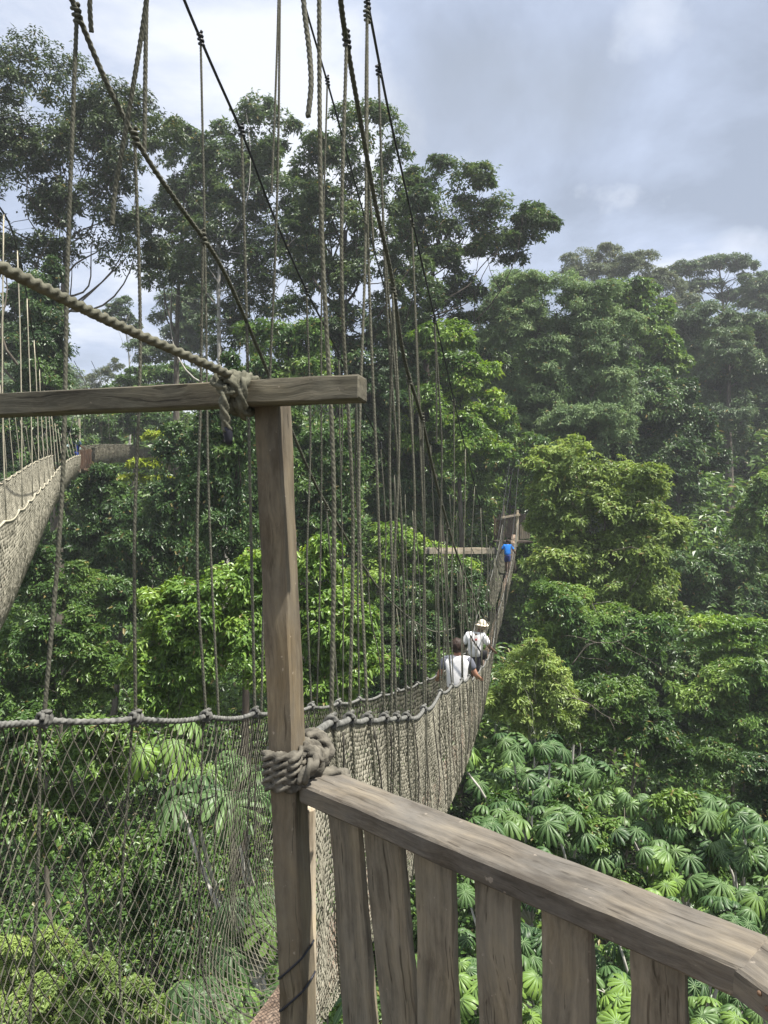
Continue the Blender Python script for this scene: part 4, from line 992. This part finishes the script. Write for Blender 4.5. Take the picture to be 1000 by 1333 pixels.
# ------------------------------------------------------------------ second bridge and platform on the left
D2 = 33.5
p2 = thing('left_platform', 'treetop platform of brown boards round the grey forked trunk on the left', 'platform', tuple(P(95, 612, D2)))
timber('deck', P(58, 614, D2 + .3), P(121, 612, D2 + .3), 2.0, .12, M['red_wood'], p2, side=(0, 1, 0), seed=81)
slat_panel('railing', P(104, 610, D2 - 1.2), P(119, 609, D2 - 1.2), .84, 6, M['red_plank'], p2, 4)
slat_panel('railing', P(60, 609, D2 - .4), P(78, 609, D2 - .4), .9, 8, M['plank'], p2, 5)
timber('post', P(104, 615, D2 - .68), P(103, 545, D2 - .68), .08, .08, M['rope_pale'], p2, seed=82)
timber('shade_bar', P(84, 579, D2 - .75), P(105, 584, D2 - .75), .1, .06, M['teal'], p2, seed=83, side=(0, 0, 1))

def small_bridge(name, label, topR, off, h, r, a, rows, knots, cab, ropecol, hang, boards=True):
    root = thing(name, label, 'bridge', tuple(P(*topR[0])))
    w = np.array([P(*p) for p in topR]); q = resample(w, .1); n = len(q)
    tgt = norm(np.gradient(q, axis=0)); sd = norm(np.cross(tgt, [0, 0, 1.0]))      # to the right of travel
    qL = q - sd * off
    qf = (q + qL) / 2; qf[:, 2] -= h * np.linspace(1.0, 1.0 if cab[0][0] > 0 else .6, n)
    s_len = np.concatenate([[0], np.cumsum(np.linalg.norm(np.diff(q, axis=0), axis=1))])
    def fn(side, d, s):
        e = q if side > 0 else qL
        o = np.stack([np.interp(d, s_len, e[:, k]) for k in range(3)], -1); fl = np.stack([np.interp(d, s_len, qf[:, k]) for k in range(3)], -1)
        fl = fl + np.stack([np.interp(d, s_len, sd[:, k]) for k in range(3)], -1) * .18 * side
        k = (s ** 2.6)[..., None]; o2 = o * (1 - k) + fl * k
        o2[..., 2] = o[..., 2] + (fl[..., 2] - o[..., 2]) * s
        return o2
    g = np.random.default_rng(len(label))
    for side in (1, -1):
        mb = MB(); mb.add(*net_strands(side, 0, s_len[-1], a, rows, r, g, .22, fn)); mb.build('net', M['net_lit'] if cab[0][0] < 0 else M['net_dim'], root)
        e = q if side > 0 else qL; e2 = e.copy(); ph = s_len / knots * np.pi; e2[:, 2] -= .05 * np.abs(np.sin(ph))
        mb = MB(); mb.add(*tube(e2, .016, 6)); hr = mb.build('hand_rope', M['rope_pale'] if cab[0][0] < 0 else M['rope'], root, True)
    V, f = box(.26, .05, 1); mb = MB()
    for k in range(0, n - 12, 12):
        pa, pe = qf[k], qf[k + 11]; V, f = box(.26, np.linalg.norm(pe - pa), .05, .004, axis=1); t = norm(pe - pa); s3 = norm(np.cross(t, [0, 0, 1.0])); u3 = np.cross(s3, t)
        mb.add((pa + pe) / 2 + V[:, :1] * s3 + V[:, 1:2] * t + V[:, 2:3] * u3 + u3 * .03, f)
    if boards: mb.build('walkway', M['plank'], root)
    if cab:
        c = resample([P(*p) for p in cab], .1)
        for side in (1, -1):
            o = np.zeros(3) if side > 0 else -sd[n // 2] * off
            mb = MB(); mb.add(*tube(c + o, .012, 5)); mb.build('main_cable', M['cable'], root, True)
            kk = 0
            for s in np.arange(hang * .5, s_len[-1], hang):
                e = q if side > 0 else qL; b_ = np.array([np.interp(s, s_len, e[:, k]) for k in range(3)])
                t_ = c[np.argmin(np.abs(c[:, 1] - b_[1]))] + o
                if t_[2] < b_[2] + .25: continue
                mb = MB(); mb.add(*tube(limb_path(t_, b_, g, .008, 8), .009, 5)); mb.build('hanger', M[ropecol], root, True)
    return root
small_bridge('rope_bridge', 'second rope and net walkway rising from the left border to the grey trunk platform',
             [(-260, 800, 5.2), (-120, 735, 6.6), (0, 682, 8.8), (31, 658, 10.8), (48, 640, 13), (64, 624, 16.5), (80, 605, 22), (96, 594, 28), (106, 592, 32.8)], .85, 1.8, .0065, .055, 34, 1.3,
             [(-330, 60, 5.2), (-130, 160, 6.6), (-4, 265, 8.8), (24, 330, 10.8), (42, 430, 13.2), (58, 510, 16.7), (74, 555, 22), (90, 565, 28), (100, 520, 32.8)], 'rope_pale', 1.6)
FARNET = 1
small_bridge('far_rope_bridge', 'third net walkway far off, crossing behind the yellow-topped tree',
             [(119, 583, 34.5), (135, 580, 37), (155, 578, 40), (190, 582, 45), (225, 592, 51), (262, 600, 58)], .8, 1.02, .011, .09, 16, 1.6,
             [(119, 470, 34.5), (150, 530, 40), (190, 555, 45), (225, 560, 51), (262, 500, 58)], 'rope', 1.5)

# ------------------------------------------------------------------ people
def skin_obj(name, verts, edges, radii, mat, parent, sub=2, root=0):
    me = bpy.data.meshes.new(name); me.from_pydata([tuple(v) for v in verts], edges, []); me.update()
    o = link(bpy.data.objects.new(name, me)); o.parent = parent
    md = o.modifiers.new('Skin', 'SKIN'); md.use_smooth_shade = True
    if not me.skin_vertices: 
        me.skin_vertices.new() if hasattr(me.skin_vertices, 'new') else None
    sv = me.skin_vertices[0].data
    for k, r in enumerate(radii):
        sv[k].radius = (r, r) if np.isscalar(r) else r
        sv[k].use_root = (k == root)
    s = o.modifiers.new('Sub', 'SUBSURF'); s.levels = sub; s.render_levels = sub
    me.materials.append(mat); return o

def person(label, loc, face, skin, hands, H=1.0, lean=0.0, head_off=(0, 0), foot=.22, clothes=None, hair='hair', hat=False, prints=False, strap=False, group=None, hairvol=1.0):
    """body facing local +y; hands = [(left), (right)] local hand targets"""
    root = thing('person', label, 'person', tuple(loc), face)
    vs, es, rs = [], [], []
    def v(p, r, par=None):
        vs.append(np.array(p, float) * H); rs.append(r if np.isscalar(r) else tuple(r)); rs[-1] = rs[-1] * H if np.isscalar(rs[-1]) else tuple(q * H for q in rs[-1])
        if par is not None: es.append((par, len(vs) - 1))
        return len(vs) - 1
    L = lean; hx, hy = head_off
    pel = v((0, 0, .92), (.145, .105)); sp = v((0, L * .4, 1.08), (.125, .095), pel); ch = v((0, L * .8, 1.27), (.15, .1), sp)
    nk = v((hx * .4, L + .01 + hy * .3, 1.41), .055, ch); h1 = v((hx * .8, L + .03 + hy * .8, 1.49), (.065, .07), nk)
    h2 = v((hx, L + .035 + hy, 1.56), (.075, .092), h1); h3 = v((hx, L + .02 + hy, 1.63), (.066, .08), h2)
    nose = v((hx, L + .145 + hy, 1.53), .014, h2)
    for s in (-1, 1): v((hx + s * .088, L + .015 + hy, 1.53), .016, h2)
    arms = {}
    for s, hd in zip((-1, 1), hands):
        sh = v((s * .175, L * .85, 1.36), .058, ch)
        hd = np.array(hd, float) / H; shp = np.array([s * .175, L * .85, 1.36]); el = (shp + hd) / 2 + np.array([s * .035, -.1, -.08])
        e_ = v(el, .042, sh); wpos = hd + (el - hd) / np.linalg.norm(el - hd) * .09; w_ = v(wpos, .028, e_)
        fw = norm(hd - wpos); pm = v(wpos + fw * .055, (.036, .018), w_)
        sdv = norm(np.cross(fw, [0, 0, 1.0]));
        for k in range(4):                      # fingers curl down over the rope
            b0 = wpos + fw * .095 + sdv * (k - 1.5) * .02
            f1_ = v(b0, .0095, pm); f2_ = v(b0 + fw * .03 + np.array([0, 0, -.012]), .009, f1_); v(b0 + fw * (.034 + .003 * (1.5 - abs(k - 1.5))) + np.array([0, 0, -.042]), .008, f2_)
        t1 = v(wpos + fw * .04 - sdv * s * .045 + np.array([0, 0, -.01]), .011, pm); v(wpos + fw * .06 - sdv * s * .05 + np.array([0, 0, -.04]), .0095, t1)
        arms[s] = (shp, el, wpos)
    legs = {}
    for s, fo in ((-1, foot), (1, -foot)):
        hp = v((s * .085, 0, .86), .085, pel); kn = v((s * .085, .04 + fo * .45, .48), .06, hp); an = v((s * .07, fo - .03, .09), .038, kn)
        v((s * .075, fo + .12, .035), (.036, .028), an); legs[s] = ((s * .085, 0, .86), (s * .085, .04 + fo * .45, .48), (s * .07, fo - .03, .09))
    skin_obj('body', vs, es, rs, skin, root)
    body_m, sleeve_m, short_m = clothes
    # shirt
    sv_, se, sr = [], [], []
    def w(p, r, par=None):
        sv_.append(np.array(p, float) * H); sr.append(r * H if np.isscalar(r) else tuple(q * H for q in r))
        if par is not None: se.append((par, len(sv_) - 1))
        return len(sv_) - 1
    a0 = w((0, -.01, .84), (.185, .135)); a1 = w((0, L * .4, 1.06), (.175, .13), a0); a2 = w((0, L * .8, 1.26), (.2, .135), a1); a3 = w((0, L * .97, 1.415), (.09, .082), a2)
    if True:
        for s in (-1, 1):
            shp, el, wp = arms[s]; b1 = w(shp * [1.02, 1, 1.0], .082 if sleeve_m is body_m else .074, a2); w(shp + (el - shp) * (.8 if sleeve_m is body_m else .45), .075 if sleeve_m is body_m else .06, b1)
    skin_obj('shirt', sv_, se, sr, body_m, root)
    if sleeve_m is not body_m:
        for s in (-1, 1):
            shp, el, wp = arms[s]
            skin_obj('sleeve', [np.array([s * .085, L * .95, 1.385]) * H, (shp * [1.0, 1, 1.005]) * H, (shp + (el - shp) * .35) * H, (shp + (el - shp) * .66) * H], [(0, 1), (1, 2), (2, 3)], [.05 * H, .088 * H, .078 * H, .072 * H], sleeve_m, root)
    # shorts
    so = []; q0 = [(0, 0, .95), (0, 0, .88)]; pv = [np.array(p) * H for p in q0]; pe = [(0, 1)]; pr = [(.15 * H, .115 * H), (.165 * H, .12 * H)]
    for s in (-1, 1):
        hp, kn, an = [np.array(p) for p in legs[s]]; n0 = len(pv); pv += [(hp + [0, 0, -.06]) * H, (hp + (kn - hp) * .85) * H]; pe += [(1, n0), (n0, n0 + 1)]; pr += [.098 * H, .088 * H]
    skin_obj('shorts', pv, pe, pr, short_m, root)
    hc = np.array([hx, L + .02 + hy, 1.575]) * H
    if hat:
        mb = MB(); V, f = ellipsoid(hc + np.array([0, -.005, .03]) * H, np.array([.098, .11, .105]) * H, zmin=0.0); mb.add(V, f)
        ths = np.linspace(0, 2*np.pi, 28, endpoint=False); rings = []
        for rr, zz in ((.096, .035), (.13, .022), (.168, .012), (.168, .006), (.13, .014), (.096, .02)): rings.append(np.stack([np.cos(ths) * rr, np.sin(ths) * rr * 1.08, np.full(28, zz) + .012 * np.sin(2 * ths)], 1))
        V = hc + np.concatenate(rings) * H; i = np.arange(5)[:, None]; j = np.arange(28)[None]; k = (j + 1) % 28
        mb.add(V, [np.stack([i*28 + j, i*28 + k, (i+1)*28 + k, (i+1)*28 + j], -1).reshape(-1, 4)])
        mb.build('hat', M['straw'], root, True).matrix_parent_inverse = Matrix()
    fnh = lambda X_: 1 + .05 * np.sin(9 * X_[..., 0] + 3) * np.sin(8 * X_[..., 2]) + .03 * np.sin(17 * X_[..., 1] + 5 * X_[..., 0])
    V, f = ellipsoid(hc + np.array([0, -.022, .0 if not hat else -.02]) * H, np.array([.1, .105, .115 if not hat else .09]) * H * hairvol, 26, 18, fnh, -.75)
    V = V[:, :]; mb = MB(); mb.add(V, f); mb.build('hair', M[hair], root, True)
    for o in root.children:
        if o.name.startswith(('hat', 'hair')):      # these were laid out about the figure's own base
            o.data.transform(Matrix.Translation(Vector(parent_origin(root))))
    if strap:
        pth = [np.array(p) * H for p in [(-.1, L - .13, 1.37), (-.02, L * .7 - .145, 1.25), (.08, L * .5 - .145, 1.12), (.16, L * .3 - .12, 1.0)]]
        V, f = tube(resample(pth, .03), .017, 6); mk('strap', V, f, M['black'], root, True, local=True)
        V, f = box(.14, .07, .2, .02); mk('bag', V + np.array([.2, L * .3 - .07, .95]) * H, f, M['black'], root, True, local=True)
    if prints:
        for q in ((-.05, 1.26), (.03, 1.27)):
            V, f = ellipsoid((q[0], L * .8 - .131, q[1]), (.026, .008, .024), 10, 6); mk('print', V, f, M['red'], root, True, local=True)
    return root

def at_bridge(d): return np.array([float(xB(d)) - .22, d, float(fz(d)) + .025])
FA = -math.atan(.185)
person('person with short dark hair in a white top with slate grey sleeves', at_bridge(10.9), FA, M['skin_a'],
       [(-.3, .16, .98), (.33, .2, 1.0)], .95, .03, (0, .02), clothes=(M['white'], M['greysleeve'], M['darkshorts']), hairvol=1.08)
person('person in a loose white T-shirt with a pale sun hat and a dark diagonal strap', at_bridge(16.2), FA - .1, M['skin_c'],
       [(-.36, .2, .95), (.4, .22, .98)], .99, .07, (.13, .06), clothes=(M['white'], M['white'], M['darkshorts']), hair='hair_light', hat=True, strap=True, prints=True)
person('person in a bright blue shirt climbing the far end of the long bridge', at_bridge(35), FA - .05, M['skin_c'],
       [(-.36, .22, .95), (.36, .22, .95)], .95, .14, (0, .08), clothes=(M['blue'], M['blue'], M['navy']))
person('person in navy blue arriving at the grey trunk platform on the second bridge', P(98, 614, 31.2), -.3, M['skin_c'],
       [(-.3, .2, 1.0), (.3, .2, 1.0)], .92, .05, (0, .03), clothes=(M['navy'], M['navy'], M['navy']))

# ------------------------------------------------------------------ haze, light, sky, camera
def haze():
    V, f = box(940, 940, 1, 0.0)
    m, t, out = nt('haze'); pv = N(t, 'ShaderNodeVolumePrincipled'); pv.inputs['Density'].default_value = .0009
    pv.inputs['Color'].default_value = (.92, .95, 1.0, 1); pv.inputs['Anisotropy'].default_value = .2
    t.links.new(pv.outputs[0], out.inputs['Volume'])
    lo, hi = -21.5, 46.0
    x = 450; Vv = [(-x, -x, lo), (x, -x, lo), (x, x, lo), (-x, x, lo), (-x, -x, hi), (x, -x, hi), (x, x, hi), (-x, x, hi)]
    return mk('haze', np.array(Vv, float), np.array([[0, 3, 2, 1], [4, 5, 6, 7], [0, 1, 5, 4], [1, 2, 6, 5], [2, 3, 7, 6], [3, 0, 4, 7]]), m)
tag(haze(), 'thin bluish haze over the valley', 'haze', kind='stuff')

SUN_EL, SUN_AZ = R(66), R(112)                  # azimuth clockwise from straight ahead
sd_ = Vector((math.sin(SUN_AZ) * math.cos(SUN_EL), math.cos(SUN_AZ) * math.cos(SUN_EL), math.sin(SUN_EL)))
sun = bpy.data.lights.new('sun', 'SUN'); sun.energy = 5.0; sun.angle = R(.8); sun.color = (1.0, .955, .88)
so = link(bpy.data.objects.new('sun', sun)); so.rotation_euler = sd_.to_track_quat('Z', 'Y').to_euler(); so.location = (20, -20, 60)

w = bpy.data.worlds.new('World'); sc.world = w; w.use_nodes = True
t = w.node_tree; t.nodes.clear()
out = t.nodes.new('ShaderNodeOutputWorld'); bg = t.nodes.new('ShaderNodeBackground')
sky = t.nodes.new('ShaderNodeTexSky'); sky.sky_type = 'NISHITA'; sky.sun_disc = False; sky.sun_elevation = SUN_EL; sky.sun_rotation = SUN_AZ
sky.air_density = 1.0; sky.dust_density = 2.5
tc = t.nodes.new('ShaderNodeTexCoord'); sep = t.nodes.new('ShaderNodeSeparateXYZ'); t.links.new(tc.outputs['Generated'], sep.inputs[0])
def mth(op, a, b=None, c=None):
    n = t.nodes.new('ShaderNodeMath'); n.operation = op
    for k, q in enumerate((a, b, c)):
        if q is None: continue
        if isinstance(q, (int, float)): n.inputs[k].default_value = q
        else: t.links.new(q, n.inputs[k])
    return n.outputs[0]
zc = mth('ADD', mth('MAXIMUM', sep.outputs[2], 0.0), .22)
cx = mth('DIVIDE', sep.outputs[0], zc); cy = mth('DIVIDE', sep.outputs[1], zc)
cv = t.nodes.new('ShaderNodeCombineXYZ'); t.links.new(cx, cv.inputs[0]); t.links.new(cy, cv.inputs[1])
n1 = t.nodes.new('ShaderNodeTexNoise'); n1.inputs['Scale'].default_value = 1.5; n1.inputs['Detail'].default_value = 10; n1.inputs['Roughness'].default_value = .56; n1.inputs['Distortion'].default_value = .3
mpn = t.nodes.new('ShaderNodeMapping'); mpn.inputs['Location'].default_value = (1.2, 5.6, .9); t.links.new(cv.outputs[0], mpn.inputs[0]); t.links.new(mpn.outputs[0], n1.inputs['Vector'])
# brighter thin cloud towards the upper left, thicker blue-grey cloud to the right
lf = mth('ADD', mth('MULTIPLY', sep.outputs[0], -.4), mth('ADD', mth('MULTIPLY', n1.outputs['Fac'], 2.0), -.5))
cr = t.nodes.new('ShaderNodeValToRGB'); e = cr.color_ramp.elements
e[0].position = .22; e[0].color = (2.3, 2.65, 3.3, 1); e[1].position = .78; e[1].color = (6.3, 6.5, 6.9, 1)
e.new(.5).color = (3.5, 4.0, 5.1, 1)
t.links.new(lf, cr.inputs[0])
cover = t.nodes.new('ShaderNodeMix'); cover.data_type = 'RGBA'
cover.inputs['Factor'].default_value = .82
t.links.new(sky.outputs[0], cover.inputs['A']); t.links.new(cr.outputs[0], cover.inputs['B'])
# small white streak clouds low on the right
def puff(prev, v, sx, sz, amt, col, nscale):
    d0 = Vector(v).normalized()
    ax = mth('DIVIDE', mth('SUBTRACT', mth('DIVIDE', sep.outputs[0], mth('MAXIMUM', sep.outputs[1], .05)), d0.x / d0.y), sx)
    az = mth('DIVIDE', mth('SUBTRACT', mth('DIVIDE', sep.outputs[2], mth('MAXIMUM', sep.outputs[1], .05)), d0.z / d0.y), sz)
    r2 = mth('ADD', mth('MULTIPLY', ax, ax), mth('MULTIPLY', az, az))
    nn = t.nodes.new('ShaderNodeTexNoise'); nn.inputs['Scale'].default_value = nscale; nn.inputs['Detail'].default_value = 7; nn.inputs['Roughness'].default_value = .55
    t.links.new(tc.outputs['Generated'], nn.inputs['Vector'])
    f = mth('SUBTRACT', mth('ADD', mth('MULTIPLY', nn.outputs['Fac'], 5.5), -2.2), r2)
    f = mth('MULTIPLY', f, amt); n = t.nodes.new('ShaderNodeClamp'); t.links.new(f, n.inputs[0])
    mx = t.nodes.new('ShaderNodeMix'); mx.data_type = 'RGBA'; mx.inputs['B'].default_value = (*col, 1)
    t.links.new(n.outputs[0], mx.inputs['Factor']); t.links.new(prev, mx.inputs['A']); return mx.outputs['Result']
c = cover.outputs['Result']
c = puff(c, P(640, 110, 1), .22, .12, .5, (2.25, 2.6, 3.2), 5)
c = puff(c, P(800, 258, 1), .14, .032, .42, (5.5, 5.8, 6.5), 13)
c = puff(c, P(850, 25, 1), .07, .06, .3, (5.6, 5.9, 6.5), 9)
c = puff(c, P(960, 318, 1), .1, .028, .35, (5.4, 5.7, 6.4), 13)
t.links.new(c, bg.inputs[0]); bg.inputs[1].default_value = .088
t.links.new(bg.outputs[0], out.inputs[0])

cam = bpy.data.cameras.new('camera'); co = link(bpy.data.objects.new('camera', cam))
co.location = (0, 0, 0); co.rotation_euler = (R(90), 0, 0)
cam.sensor_fit = 'HORIZONTAL'; cam.sensor_width = 36; cam.lens = 36 * F / 1000; cam.clip_end = 3000; cam.clip_start = .02
sc.camera = co
sc.view_settings.view_transform = 'Standard'; sc.view_settings.look = 'None'; sc.view_settings.gamma = 1
sc.view_settings.exposure = 1.02
sc.cycles.max_bounces = 6; sc.cycles.diffuse_bounces = 3; sc.cycles.glossy_bounces = 2; sc.cycles.transmission_bounces = 3; sc.cycles.volume_bounces = 0
sc.cycles.use_adaptive_sampling = False
sc.cycles.use_denoising = True
